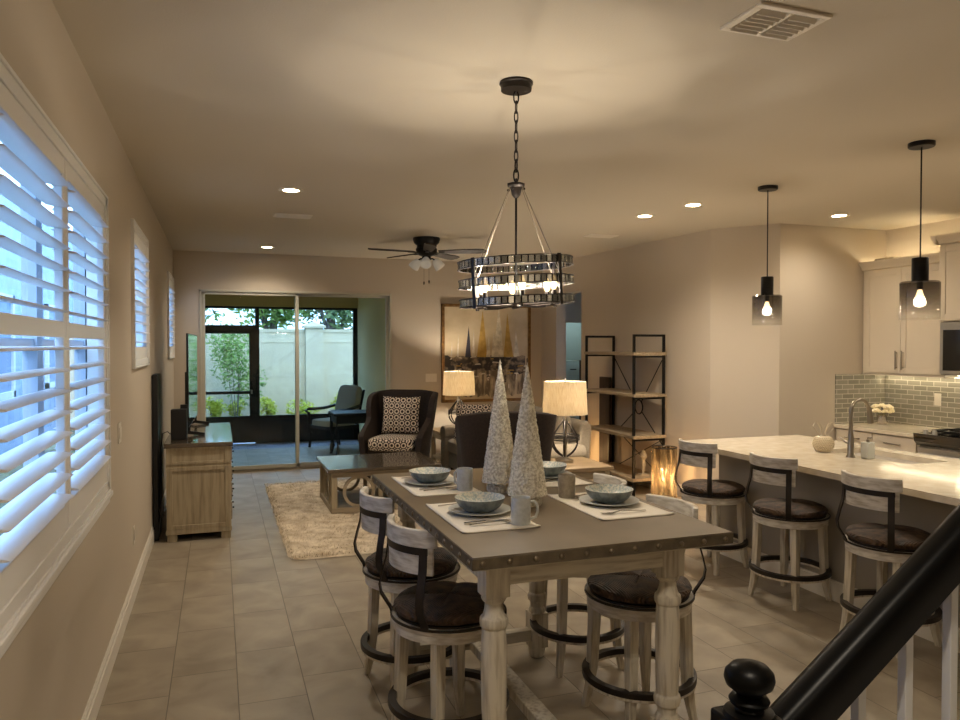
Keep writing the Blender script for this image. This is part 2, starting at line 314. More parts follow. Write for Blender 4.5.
# ---------------------------------------------------------------- mesh builder
class M:
    def __init__(s): s.v = []; s.f = []; s.mi = []; s.cur = 0
    def add(s, vs, fs):
        o = len(s.v); s.v += [tuple(v) for v in vs]; s.f += [[i + o for i in f] for f in fs]; s.mi += [s.cur] * len(fs); return s
    def box(s, x0, x1, y0, y1, z0, z1):
        return s.add([(x, y, z) for z in (z0, z1) for y in (y0, y1) for x in (x0, x1)],
                     [(0, 2, 3, 1), (4, 5, 7, 6), (0, 1, 5, 4), (2, 6, 7, 3), (0, 4, 6, 2), (1, 3, 7, 5)])
    def prism(s, pts, a, b, axis='z'):
        """polygon pts extruded from a to b along axis"""
        n = len(pts)
        def P(p, q): return {'z': (p[0], p[1], q), 'y': (p[0], q, p[1]), 'x': (q, p[0], p[1])}[axis]
        return s.add([P(p, a) for p in pts] + [P(p, b) for p in pts], [list(range(n))[::-1], list(range(n, 2 * n))] + [(i, (i + 1) % n, n + (i + 1) % n, n + i) for i in range(n)])
    def loops(s, rings, caps=True, closed=False):
        n = len(rings[0]); vs = [p for r in rings for p in r]; fs = []
        m = len(rings)
        for j in range(m if closed else m - 1):
            k = (j + 1) % m
            for i in range(n): fs.append((j * n + i, j * n + (i + 1) % n, k * n + (i + 1) % n, k * n + i))
        if caps and not closed: fs += [list(range(n))[::-1], list(range((m - 1) * n, m * n))]
        return s.add(vs, fs)
    def lathe(s, prof, c=(0, 0, 0), seg=32, caps=True, sx=1, sy=1):
        return s.loops([[(c[0] + sx * r * math.cos(2 * PI * i / seg), c[1] + sy * r * math.sin(2 * PI * i / seg), c[2] + z) for i in range(seg)] for r, z in prof], caps)
    def cyl(s, p0, p1, r0, r1=None, seg=14, caps=True):
        r1 = r0 if r1 is None else r1
        p0, p1 = V(p0), V(p1); d = (p1 - p0).normalized(); a = d.orthogonal().normalized(); b = d.cross(a)
        return s.loops([[tuple(p + (a * math.cos(2 * PI * i / seg) + b * math.sin(2 * PI * i / seg)) * r) for i in range(seg)] for p, r in ((p0, r0), (p1, r1))], caps)
    def sweep(s, pts, a, b=None, up=(0, 0, 1), closed=False, seg=8):
        """round section radius a, or a rectangle a (across) x b (along up)"""
        P = [V(p) for p in pts]; n = len(P); rings = []
        for i, p in enumerate(P):
            t = (P[(i + 1) % n] - P[i - 1]) if closed else (P[min(i + 1, n - 1)] - P[max(i - 1, 0)])
            t.normalize(); u = V(up[i]) if isinstance(up, list) else V(up)
            sd = t.cross(u)
            if sd.length < 1e-4: sd = t.orthogonal()
            sd.normalize(); u2 = sd.cross(t)
            if b is None: rings.append([tuple(p + (sd * math.cos(2 * PI * k / seg) + u2 * math.sin(2 * PI * k / seg)) * a) for k in range(seg)])
            else: rings.append([tuple(p + sd * x * a / 2 + u2 * y * b / 2) for x, y in ((-1, -1), (1, -1), (1, 1), (-1, 1))])
        return s.loops(rings, True, closed)
    def torus(s, c, R, r, seg=40, rs=8, n=(0, 0, 1)):
        n = V(n).normalized(); a = n.orthogonal().normalized(); b = n.cross(a)
        return s.sweep([V(c) + (a * math.cos(2 * PI * i / seg) + b * math.sin(2 * PI * i / seg)) * R for i in range(seg)], r, up=tuple(n), closed=True, seg=rs)
    def ball(s, c, r, seg=20, rings=12, e=1, e2=1):
        rx, ry, rz = (r, r, r) if not hasattr(r, '__len__') else r
        def sp(x, p): return math.copysign(abs(x) ** p, x)
        R = []
        for j in range(1, rings):
            ph = -PI / 2 + PI * j / rings
            R.append([(c[0] + rx * sp(math.cos(ph), e) * sp(math.cos(2 * PI * i / seg), e2), c[1] + ry * sp(math.cos(ph), e) * sp(math.sin(2 * PI * i / seg), e2), c[2] + rz * sp(math.sin(ph), e)) for i in range(seg)])
        return s.loops(R)
    def xf(s, mtx, start=0):
        for i in range(start, len(s.v)): s.v[i] = tuple(mtx @ V(s.v[i]))
        return s
    def build(s, name, mt, parent=None, smooth=True, bevel=0, bseg=2, loc=None, sub=0, solid=0):
        me = bpy.data.meshes.new(name); me.from_pydata(s.v, [], s.f)
        for m_ in (mt if isinstance(mt, (list, tuple)) else [mt]): me.materials.append(m_)
        if isinstance(mt, (list, tuple)): me.polygons.foreach_set('material_index', s.mi)
        b = bmesh.new(); b.from_mesh(me); bmesh.ops.recalc_face_normals(b, faces=b.faces); b.to_mesh(me); b.free()
        if smooth:
            me.shade_smooth(); me.set_sharp_from_angle(angle=math.radians(38))
        o = bpy.data.objects.new(name, me); C.objects.link(o)
        if parent: o.parent = parent
        if loc: o.location = loc
        if solid:
            k = o.modifiers.new('s', 'SOLIDIFY'); k.thickness = solid; k.offset = 0
        if bevel:
            k = o.modifiers.new('b', 'BEVEL'); k.width = bevel; k.segments = bseg; k.limit_method = 'ANGLE'; k.harden_normals = False
        if sub:
            k = o.modifiers.new('u', 'SUBSURF'); k.levels = sub; k.render_levels = sub
        return o

def tag(o, label=None, cat=None, group=None, kind=None):
    if label: o['label'] = label
    if cat: o['category'] = cat
    if group: o['group'] = group
    if kind: o['kind'] = kind
    return o
def thing(name, label, cat, loc=(0, 0, 0), rz=0, group=None):
    o = bpy.data.objects.new(name, None); C.objects.link(o); o.location = loc; o.rotation_euler = (0, 0, rz)
    o.empty_display_size = .1
    return tag(o, label, cat, group)
def struct(name):
    o = bpy.data.objects.new(name, None); C.objects.link(o); o['kind'] = 'structure'; return o
def copy_tree(o, parent=None):
    c = o.copy(); C.objects.link(c)
    if parent: c.parent = parent
    for ch in list(o.children): copy_tree(ch, c)
    return c
def dup(o, loc, rz, label, group=None):
    c = copy_tree(o); c.location = loc; c.rotation_euler = (0, 0, rz); c['label'] = label
    if group: c['group'] = group
    return c
def lamp(kind, loc, power, col, r=.03, parent=None, name='bulb_or_fill_light', **k):
    l = bpy.data.lights.new(name, kind); l.energy = power; l.color = col
    if kind in ('POINT', 'SPOT'): l.shadow_soft_size = r
    for a, b in k.items(): setattr(l, a, b)
    o = bpy.data.objects.new(name, l); C.objects.link(o); o.location = loc
    if parent: o.parent = parent
    return o
WARM = (1, .86, .68)

# ---------------------------------------------------------------- room shell
H = 2.959; XL = -.558; YB = 10.505; XK = 6.83
def wall(name, p0, p1, holes=(), z0=0, z1=H, th=.14, m=None, side=1, kind='structure'):
    """wall whose inner face runs p0->p1; thickness goes to the right of that direction (side=1)"""
    p0, p1 = V(p0), V(p1); d = p1 - p0; Ls = d.length; d.normalize(); n = V((d.y, -d.x)) * side
    cuts = sorted({0, Ls, *[h[0] for h in holes], *[h[1] for h in holes]}); b = M()
    for a, c in zip(cuts[:-1], cuts[1:]):
        hs = sorted((h[2], h[3]) for h in holes if h[0] <= a + 1e-6 and h[1] >= c - 1e-6)
        z = z0; spans = []
        for q0, q1 in hs:
            if q0 > z: spans.append((z, q0))
            z = q1
        if z < z1: spans.append((z, z1))
        for q0, q1 in spans:
            A = p0 + d * a; B = p0 + d * c
            b.prism([(A.x, A.y), (B.x, B.y), (B.x + n.x * th, B.y + n.y * th), (A.x + n.x * th, A.y + n.y * th)], q0, q1)
    o = b.build(name, m or W['wall'], smooth=False); o['kind'] = kind
    return o

b = M(); b.box(-.7, 7.3, -2.6, 12.8, -.1, 0); o = b.build('floor', W['tile'], smooth=False); o['kind'] = 'structure'
b = M(); b.box(-.7, 7.3, -2.6, 10.65, H, H + .1); b.box(3.6, 7.3, 10.65, 12.8, H, H + .1); o = b.build('ceiling', W['ceil'], smooth=False); o['kind'] = 'structure'
WIN = [(2.13, 4.27, .97, 2.47), (5.55, 6.63, 1.57, 2.56), (9.30, 10.36, 1.57, 2.56)]
wall('wall_left', (XL, -2.5), (XL, YB + .14), [(a + 2.5, b_ + 2.5, c, d) for a, b_, c, d in WIN], side=-1)
wall('wall_back', (XL, YB), (4.71, YB), [(-.24 - XL, 2.35 - XL, 0, 2.46)], side=-1)
RW0, RW1 = V((4.71, YB)), V((4.99, 6.71))
def rwall(y): return RW0.x + (YB - y) / (YB - 6.71) * (RW1.x - RW0.x)
k = (RW1 - RW0).length / (YB - 6.71)
wall('wall_right', RW0, RW1, [((YB - 10.04) * k, (YB - 9.31) * k, 0, 2.49)], side=-1)
wall('wall_corner', RW1, (5.41, 6.14), side=-1)
wall('wall_recess', (5.41, 6.14), (XK, 6.14), side=-1)
wall('wall_kitchen', (XK, 6.14), (XK, -2.5), side=-1)
wall('wall_front', (XK, -2.5), (XL, -2.5), side=-1)
# hall seen through the cased opening
wall('wall_hall_back', (4.55, 12.6), (7.2, 12.6), side=-1)
wall('wall_hall_right', (7.2, 12.6), (7.2, 6.3), side=-1)
wall('wall_hall_left', (4.55, YB + .14), (4.55, 12.6), side=-1)
wall('wall_hall_divider', (4.6, 11.25), (7.2, 11.25), [(.85, 1.75, 0, 2.1)], side=-1, th=.1)
b = M()
for y in (9.31, 10.04):
    b.box(rwall(y) - .012, rwall(y) + .15, y - (.0 if y < 9.5 else .015), y + (.015 if y < 9.5 else 0), 0, 2.49)
b.box(rwall(9.31) - .03, rwall(10.04) + .19, 9.31, 10.04, 2.475, 2.49)
o = b.build('trim_1', W['wall']); o['kind'] = 'structure'
b = M(); b.box(5.6, 6.2, 12.15, 12.56, 0, 1.44); dr = b.build('drawer_cabinet', W['teal'], bevel=.004); tag(dr, 'pale teal drawer cabinet seen through the cased opening', 'cabinet')
for i in range(5):
    b = M(); b.box(5.63, 6.17, 12.13, 12.15, .06 + i * .27, .30 + i * .27); d_ = b.build('drawer', W['teal'], dr, bevel=.003)
    b = M(); b.cyl((6.0, 12.115, .20 + i * .27), (6.12, 12.115, .20 + i * .27), .010); b.build('drawer_handle', W['bronze'], d_)
b = M(); b.box(6.24, 6.85, 12.15, 12.56, 0, 1.44); tag(b.build('dark_box', W['bplast'], bevel=.004), 'dark box beside the teal drawers seen through the opening', 'cabinet')  # plain dark box filling an unidentified dark gap
b = M(); b.box(5.3, 7.1, 12.57, 12.6, 0, 2.2); o = b.build('trim_2', W['teal']); o['kind'] = 'structure'  # tinted sheet for the daylit stretch of the hall wall
lamp('POINT', (6.2, 11.9, 2.3), 6, (.66, .9, 1), .12)  # added lamp without a fixture, standing in for cool daylight in the back room

def skirt(name, p0, p1, off=0):
    p0, p1 = V(p0), V(p1); d = (p1 - p0).normalized(); n = V((-d.y, d.x)) * -1
    b = M()
    for t0, z0, z1 in ((.016, 0, .10), (.010, .10, .125), (.006, .125, .135)):
        A, B = p0, p1
        b.prism([(A.x, A.y), (B.x, B.y), (B.x + n.x * t0, B.y + n.y * t0), (A.x + n.x * t0, A.y + n.y * t0)], z0, z1)
    o = b.build(name, W['trim']); o['kind'] = 'structure'; return o
skirt('baseboard_left', (XL, -2.5), (XL, YB))
skirt('baseboard_back', (2.36, YB), (4.71, YB))
skirt('baseboard_right', (rwall(9.29), 9.29), RW1)
skirt('baseboard_corner', RW1, (5.41, 6.14))
skirt('baseboard_recess', (5.41, 6.14), (6.1, 6.14))

# ---------------------------------------------------------------- windows with shutters
def louver_mesh(w):
    b = M(); prof = []
    for i in range(12):
        a = 2 * PI * i / 12; prof.append((.0445 * math.cos(a), .0055 * math.sin(a)))
    b.prism(prof, -w / 2, w / 2, 'y'); return b
for i, (y0, y1, z0, z1) in enumerate(WIN):
    wn = struct('window_%d' % (i + 1))
    b = M(); X = XL - .10
    for q in ((y0, y0 + .05, z0, z1), (y1 - .05, y1, z0, z1), (y0, y1, z0, z0 + .05), (y0, y1, z1 - .05, z1)): b.box(X - .03, X + .02, *q)
    if i == 0: b.box(X - .03, X + .02, 3.16, 3.26, z0, z1)
    zm = (z0 + z1) / 2; b.box(X - .03, X + .01, y0, y1, zm - .02, zm + .02)
    b.build('window_frame', W['housew'], wn)
    b = M(); b.box(X - .012, X - .008, y0 + .05, y1 - .05, z0 + .05, z1 - .05); b.build('glass_pane', W['glass'], wn)
    # casing proud of the wall + reveal
    b = M(); c = XL
    for q in ((y0 - .0, y0 + .045, z0, z1), (y1 - .045, y1, z0, z1), (y0, y1, z0, z0 + .045), (y0, y1, z1 - .045, z1)): b.box(c - .075, c + .018, *q)
    for q in ((y0 - .015, y0, z0 - .015, z1 + .015), (y1, y1 + .015, z0 - .015, z1 + .015), (y0, y1, z1, z1 + .015), (y0, y1, z0 - .015, z0)): b.box(c - .002, c + .024, *q)
    b.build('casing', W['shut'], wn, bevel=.003)
    if i == 0:
        b = M(); b.box(c - .0, c + .034, y0 - .02, y1 + .015, z0 - .035, z0 - .012); b.box(c, c + .02, y0 - .01, y1 + .0, z0 - .07, z0 - .035); b.build('window_sill', W['shut'], wn, bevel=.004)
def shutter(label, y0, y1, z0, z1, rails, top, bot, group=None, st=.05, pitch=.0755):
    t = thing('plantation_shutter', label, 'shutter', (XL + .026, (y0 + y1) / 2, z0), 0, group)
    w = y1 - y0; h = z1 - z0; X0, X1 = -.045, -.014
    for s_ in (-1, 1): b = M(); b.box(X0, X1, s_ * w / 2 - (st if s_ > 0 else 0), s_ * w / 2 + (st if s_ < 0 else 0), 0, h); b.build('stile', W['shut'], t, bevel=.003)
    spans = [0, bot] + [q for r_ in rails for q in (r_ - z0 - .03, r_ - z0 + .03)] + [h - top, h]
    for a, c in zip(spans[::2], spans[1::2]): b = M(); b.box(X0, X1, -w / 2 + st, w / 2 - st, a, c); b.build('rail', W['shut'], t, bevel=.003)
    lm = louver_mesh(w - 2 * st - .004); first = None
    for a, c in zip(spans[1::2], spans[2::2]):
        n = round((c - a) / pitch); p_ = (c - a) / n
        for q in range(n):
            if first is None: lo = lm.build('louver', W['shut'], t); first = lo
            else: lo = first.copy(); C.objects.link(lo); lo.parent = t
            lo.location = ((X0 + X1) / 2, 0, a + p_ * (q + .5)); lo.rotation_euler = (0, math.radians(5), 0)
    return t
shutter('white louvered shutter panel of the large window, nearer the camera', 2.175, 3.19, 1.015, 2.425, [1.775], .07, .10, 'shutters of the large window')
shutter('white louvered shutter panel of the large window, nearer the small windows', 3.20, 4.225, 1.015, 2.425, [1.775], .07, .10, 'shutters of the large window')
shutter('white louvered shutter on the small window between the large one and the television', 5.595, 6.585, 1.615, 2.515, [], .09, .09)
shutter('white louvered shutter on the small far window beside the television', 9.345, 10.315, 1.615, 2.515, [], .09, .09)

# neighbour house outside the left windows
h = thing('neighbour_house', 'pale blue house wall with white windows outside the shutters', 'house', (-3.1, 5, 0))
b = M(); b.box(-.2, 0, -9, 19, -.5, 4.3); b.build('wall', W['house'], h)
for y in (-5.2, -2.2, .8, 4.2, 8.0, 11.5, 15.0):
    b = M()
    for q in ((-.55, -.45, .9, 2.5), (.45, .55, .9, 2.5), (-.55, .55, .9, 1.0), (-.55, .55, 2.4, 2.5), (-.5, .5, 1.67, 1.73)): b.box(0, .06, y + q[0], y + q[1], q[2], q[3])
    f = b.build('window_frame', W['housew'], h)
    b = M(); b.box(0.0, .02, y - .45, y + .45, 1.0, 2.4); b.build('pane', W['hpane'], f)

# ---------------------------------------------------------------- sliding door
dn = struct('door_1')
b = M(); x0, x1, zt = -.24, 2.35, 2.46
for q in ((x0, x0 + .028, 0, zt), (x1 - .028, x1, 0, zt), (x0, x1, zt - .028, zt)): b.box(q[0], q[1], YB - .01, YB + .12, q[2], q[3])
b.build('door_frame', W['dframe'], dn, bevel=.003)
b = M(); b.box(x0, x1, YB - .01, YB + .13, 0, .025); b.box(x0, x1, YB + .03, YB + .045, .025, .035); b.build('track', W['nickel'], dn)
for a, c, y in ((x0 + .028, 1.05, YB + .035), (1.0, x1 - .028, YB + .085)):
    b = M()
    for q in ((a, a + .045, .03, zt - .028), (c - .045, c, .03, zt - .028), (a, c, .03, .08), (a, c, zt - .065, zt - .028)): b.box(q[0], q[1], y - .018, y + .018, q[2], q[3])
    f = b.build('door_panel', W['dframe'], dn, bevel=.003)
    b = M(); b.box(a + .045, c - .045, y - .004, y + .004, .08, zt - .065); b.build('glass_pane', W['dglass'], f)

# ---------------------------------------------------------------- patio and garden
b = M(); b.box(-.84, 2.6, YB + .14, 14.0, -.10, -.02); o = b.build('patio_floor', W['paver'], smooth=False); o['kind'] = 'structure'
b = M(); b.box(-.84, 2.6, YB + .14, 13.9, 2.62, 2.72); b.box(-.84, 2.6, 13.62, 13.9, 2.40, 2.62); o = b.build('patio_roof', W['soff'], smooth=False); o['kind'] = 'structure'
b = M(); b.box(2.42, 2.56, YB + .14, 13.75, -.02, 2.62); o = b.build('patio_wall', W['stucco'], smooth=False); o['kind'] = 'structure'
b = M(); b.box(-.84, -.70, YB + .14, 13.66, -.02, 2.62); o = b.build('patio_end_wall', W['stucco'], smooth=False); o['kind'] = 'structure'
sc = thing('screen_enclosure', 'black framed screen wall with a screen door round the patio', 'screen wall', (0, 13.7, 0))
b = M()
for x in (-.68, .62, 2.37): b.box(x - (.03 if x != .62 else .01), x + (.05 if x != .62 else .06), -.025, .025, -.02, 2.40)
b.box(-.68, 2.4, -.025, .025, 2.36, 2.40); b.box(.62, 2.4, -.025, .025, .42, .47)
b.box(-.68, .62, -.025, .025, 2.0, 2.07)
b.build('frame', W['scr'], sc)
b = M(); b.box(.66, 2.36, -.01, .01, -.02, .42); b.build('kick_panel', W['kick'], sc)
b = M()
for a, c, z0, z1 in ((.66, 2.36, .47, 2.37), (-.66, .62, 2.06, 2.37)): b.box(a, c, -.003, .003, z0, z1)
b.build('screen_mesh', W['mesh'], sc)
for a, c in ((-.62, .61),):
    b = M()
    for q in ((a, a + .06, 0, 1.99), (c - .10, c, 0, 1.99), (a, c, 1.92, 2.0), (a, c, .86, .91), (a, c, .42, .47), (a, c, 0, .42)): b.box(q[0], q[1], -.02 if q[3] != .42 else -.008, .02 if q[3] != .42 else .008, q[2], q[3])
    d_ = b.build('screen_door', W['scr'], sc)
    b = M(); b.box(a + .06, c - .10, -.002, .002, .47, 1.93); b.build('screen_mesh', W['mesh'], d_)
    b = M(); b.box(c - .08, c - .05, -.06, -.02, .86, .93); b.build('door_handle', W['steel'], d_)
b = M(); b.box(-12, 12, 13.9, 30, -.4, -.06); b.box(-12, -.75, -6, 13.95, -.4, -.06); o = b.build('ground', W['soil'], smooth=False); o['kind'] = 'structure'
pw = thing('garden_wall', 'pale precast privacy wall with a capped pilaster behind the patio', 'wall', (0, 17.6, 0)); pw['kind'] = 'structure'
b = M(); b.box(-12, 10, 0, .12, -.06, 2.02); b.box(-12, 10, -.02, .14, 2.02, 2.09); b.box(-12, 10, -.012, 0, 1.78, 1.80); b.build('wall_panel', W['pwall'], pw)
for x in (-3.2, 1.55 + .55, 7.2):
    b = M(); b.box(x - .2, x + .2, -.12, .24, -.06, 2.12); b.add([(x - .25, -.17, 2.12), (x + .25, -.17, 2.12), (x + .25, .29, 2.12), (x - .25, .29, 2.12), (x - .25, -.17, 2.17), (x + .25, -.17, 2.17), (x + .25, .29, 2.17), (x - .25, .29, 2.17), (x, .06, 2.27)],
        [(0, 3, 2, 1), (0, 1, 5, 4), (1, 2, 6, 5), (2, 3, 7, 6), (3, 0, 4, 7), (4, 5, 8), (5, 6, 8), (6, 7, 8), (7, 4, 8)])
    b.build('pilaster', W['pwall'], pw)
def leaves(n, blobs, size, seed=1):
    rnd = random.Random(seed); b = M(); tot = sum(x[3] for x in blobs)
    for bl in blobs:
        cx, cy, cz, w_, rx, ry, rz = bl
        for _ in range(int(n * w_ / tot)):
            while True:
                p = V((rnd.uniform(-1, 1), rnd.uniform(-1, 1), rnd.uniform(-1, 1)))
                if p.length < 1: break
            p = V((cx + p.x * rx, cy + p.y * ry, cz + p.z * rz)); a = V((rnd.gauss(0, 1), rnd.gauss(0, 1), rnd.gauss(0, .6))).normalized(); c = a.orthogonal().normalized()
            c = (Matrix.Rotation(rnd.uniform(0, 6.3), 3, a) @ c); s_ = size * rnd.uniform(.6, 1.3)
            b.add([p - a * s_, p + c * s_ * .4, p + a * s_, p - c * s_ * .4], [(0, 1, 2, 3)])
    return b
def shrub(label, x, y, z, r, hgt, n, ml, size=.05, seed=1, group=None, name='garden_shrub', trunk=None):
    t = thing(name, label, 'shrub' if 'tree' not in name else 'tree', (x, y, -.06), 0, group)
    rnd = random.Random(seed * 7 + 3); bl = []
    for i in range(7): bl.append((rnd.uniform(-.6, .6) * r, rnd.uniform(-.5, .5) * r, z + rnd.uniform(-.35, .35) * hgt, 1, r * .55, r * .5, hgt * .35))
    leaves(n, bl, size, seed).build('foliage', ml, t, smooth=False)
    b = M()
    if trunk: b.cyl((0, 0, 0), (rnd.uniform(-.2, .2), 0, z), trunk, trunk * .5, 10)
    for i in range(5): b.cyl((0, 0, 0 if not trunk else z * .5), (rnd.uniform(-.5, .5) * r, rnd.uniform(-.4, .4) * r, z + hgt * .2), trunk * .35 if trunk else .008, .004, 6)
    b.build('stem' if not trunk else 'trunk', W['bark'], t, smooth=False)
    return t
g = 'yellow green shrubs along the garden wall'
for i, (x, r, hh, lb) in enumerate([(-.1, .22, .5, 'small yellow green shrub seen low through the screen door beside the house'), (.35, .2, .42, 'small yellow green shrub low behind the screen door'), (1.02, .2, .46, 'lone small yellow green shrub just past the door post of the screen'), (1.75, .36, .62, 'wide yellow green shrub centred in the first open screen bay'), (2.75, .34, .66, 'yellow green shrub between the door mullion and the pilaster foot'), (3.35, .38, .84, 'tallest yellow green shrub behind the grey patio chair')]):
    shrub(lb, x, 17.0, hh * .6 + .06, r, hh, 380, W['leafy'], .05, i + 1, g)
shrub('tall light green bush in front of the garden wall by the patio edge', .35, 16.4, 1.45, .62, 1.5, 1700, W['leafl'], .05, 20, None, 'garden_bush')
for i, (x, y, z, r, hh, n, mt_, tr, lb) in enumerate([
    (-1.2, 21.5, 3.6, 1.6, 2.6, 3600, 'leafd', .12, 'leafy tree above the garden wall at the screen door side'), (1.4, 22.5, 3.7, 1.7, 2.7, 3600, 'leafl', .16, 'lighter leafy tree above the garden wall over the door post'),
    (3.0, 20.6, 3.1, 1.2, 2.0, 1800, 'leafd', .2, 'thick trunked tree rising behind the garden wall by the door mullion'), (4.8, 22, 3.7, 1.8, 2.6, 3800, 'leafd', .12, 'broad leafy tree above the pilaster of the garden wall'), (7.6, 23, 3.6, 1.9, 2.6, 3200, 'leafl', .14, 'leafy tree above the garden wall beside the stucco patio wall')]):
    shrub(lb, x, y, z, r, hh, n, W[mt_], .11, 30 + i, 'trees behind the garden wall', 'garden_tree', tr)

# patio chair and table
pc = thing('patio_chair', 'dark patio armchair with grey cushions beyond the sliding glass', 'chair', (1.84, 12.6, -.02), math.radians(-62))
b = M()
for sx in (-1, 1):
    b.sweep([(sx * .30, -.30, 0), (sx * .30, -.27, .25), (sx * .30, -.29, .42)], .022); b.sweep([(sx * .30, .32, 0), (sx * .28, .26, .42), (sx * .28, .40, .98)], .022)
    b.sweep([(sx * .30, -.29, .40), (sx * .32, -.30, .60), (sx * .33, -.36, .645), (sx * .33, -.30, .66), (sx * .32, .0, .66), (sx * .29, .33, .72)], .026)
b.box(-.30, .30, -.30, .28, .34, .40); b.build('frame', W['patio'], pc)
M().ball((0, -.02, .44), (.29, .29, .065), 24, 10, .4, .35).build('seat_cushion', W['pcush'], pc)
b = M().ball((0, 0, 0), (.28, .07, .32), 24, 12, .4, .35); b.xf(Matrix.Translation((0, .28, .74)) @ Matrix.Rotation(math.radians(-13), 4, 'X')); b.build('back_cushion', W['pcush'], pc)
pt = thing('patio_table', 'dark patio table beside the grey cushioned armchair outside', 'table', (2.02, 11.6, -.02))
b = M(); b.box(-.38, .38, -.32, .32, .66, .70); b.build('table_top', W['patio'], pt, bevel=.01)
b = M(); b.box(-.34, .34, -.28, .28, .54, .66); b.build('apron', W['patio'], pt)
for sx in (-1, 1):
    for sy in (-1, 1):
        b = M(); b.sweep([(sx * .32, sy * .26, .6), (sx * .35, sy * .28, .42), (sx * .31, sy * .25, .15), (sx * .35, sy * .29, 0)], .024); b.build('leg', W['patio'], pt)

# ---------------------------------------------------------------- console, tv and its neighbours
cn = thing('media_console', 'weathered wood console with dark top against the window wall under the television', 'console', (-.17, 7.79, 0))
b = M(); b.box(-.285, .285, -.87, .87, .825, .862); b.build('top', W['dtop'], cn, bevel=.005)
b = M(); b.box(-.262, .262, -.84, .84, .065, .825); b.box(-.268, .268, -.846, .846, .655, .675)
b.box(-.272, .272, -.85, .85, .065, .11)
b.build('body', W['drift'], cn, bevel=.003)
b = M(); yy = -.852
for q in ((-.265, -.215, .11, .655), (.215, .265, .11, .655), (-.215, .215, .11, .145), (-.215, .215, .62, .655), (-.265, -.215, .675, .825), (.215, .265, .675, .825), (-.215, .215, .675, .70), (-.215, .215, .80, .825)): b.box(q[0], q[1], yy, -.84, q[2], q[3])
b.build('side_panel', W['drift'], cn, bevel=.002)
for y in (-.80, .72):
    for x in (-.262, .182):
        b = M(); b.prism([(x, y - .04), (x + .08, y - .04), (x + .08, y + .04), (x, y + .04)], 0, .065); b.build('foot', W['drift'], cn, bevel=.004)
for r_ in range(4):
    for c_ in range(3):
        y0 = -.81 + c_ * .55; z0 = [.16, .33, .50, .69][r_]; z1 = [.315, .485, .64, .81][r_]
        b = M(); b.box(.262, .276, y0, y0 + .52, z0, z1); d_ = b.build('drawer', W['drifth'], cn, bevel=.003)
        for q in (.14, .38): b = M(); b.cyl((.276, y0 + q, (z0 + z1) / 2), (.286, y0 + q, (z0 + z1) / 2), .004, seg=8); b.ball((.289, y0 + q, (z0 + z1) / 2), .008, 10, 8); b.build('knob', W['black'], d_)
tv = thing('television', 'thin flat television standing edge-on on the wooden console', 'television', (-.245, 8.05, .862), math.radians(-1.6))
b = M(); b.box(-.018, .0, -.70, .70, .09, .965); b.box(-.045, -.018, -.5, .5, .15, .6); b.build('body', W['bplast'], tv, bevel=.003)
b = M(); b.box(.0, .002, -.69, .69, .10, .955); b.build('screen', W['screen'], tv)
for y in (-.52, .52):
    b = M(); b.sweep([(-.10, y, .008), (-.01, y, .03), (-.01, y, .10)], .03, .014, (0, 1, 0)); b.sweep([(-.01, y, .03), (.13, y, .008)], .03, .014, (0, 1, 0)); b.build('foot', W['bplast'], tv)
bx_ = thing('media_box', 'black upright media box on the near end of the wooden console', 'electronics', (-.335, 7.24, .862))
b = M(); b.box(-.075, .06, -.06, .06, 0, .275); b.build('body', W['bplast'], bx_, bevel=.006)
b = M(); b.box(.0, .06, .065, .12, 0, .31); b.build('rear_unit', W['bplast'], bx_, bevel=.004)
b = M(); b.sweep([(-.41, 7.30, .90), (-.44, 7.22, .94), (-.475, 7.16, .93), (-.49, 7.14, .80), (-.49, 7.16, .5), (-.48, 7.02, .3), (-.50, 6.98, .08)], .004); tag(b.build('power_cable', W['bplast']), 'thin black cable looping off the console end down the wall', 'cable')
b = M(); b.box(-.552, -.505, 7.05, 7.36, .0, 1.46); tag(b.build('slim_black_panel', W['bplast'], bevel=.006), 'tall slim black panel standing against the wall beside the console', 'speaker')  # thin black slab for an unidentified dark band up the wall

# wall plates
def plate(name, label, cat, m4, w=.075, hh=.12, toggles=1, wmat='white'):
    t = thing(name, label, cat); t.matrix_world = m4
    b = M(); b.box(-w / 2, w / 2, -.006, 0, -hh / 2, hh / 2); b.build('cover_plate', W[wmat], t, bevel=.002)
    for i in range(toggles):
        x = (i - (toggles - 1) / 2) * .046; b = M(); b.box(x - .016, x + .016, -.011, -.006, -.033, .033); b.build('rocker' if 'switch' in name else 'socket', W['white'], t, bevel=.002)
T4 = Matrix.Translation; R4 = lambda d: Matrix.Rotation(math.radians(d), 4, 'Z')
plate('light_switch', 'white light switch on the window wall between the windows', 'light switch', T4((XL, 4.83, 1.20)) @ R4(90), .12, .12, 2)
plate('wall_outlet', 'low white outlet on the window wall near the console', 'outlet', T4((XL, 5.55, .42)) @ R4(90))
plate('light_switch', 'white switch plate on the back wall beside the painting and sliding door', 'light switch', T4((2.94, YB, 1.24)), .17, .12, 3)
plate('light_switch', 'white switch plate on the back wall right below the painting edge by the opening', 'light switch', T4((4.33, YB, 1.24)), .12, .12, 2)
plate('wall_outlet', 'pale outlet plate on the tiled backsplash under the cabinets', 'outlet', T4((XK - .008, 5.50, 1.17)) @ R4(-90), .075, .125)

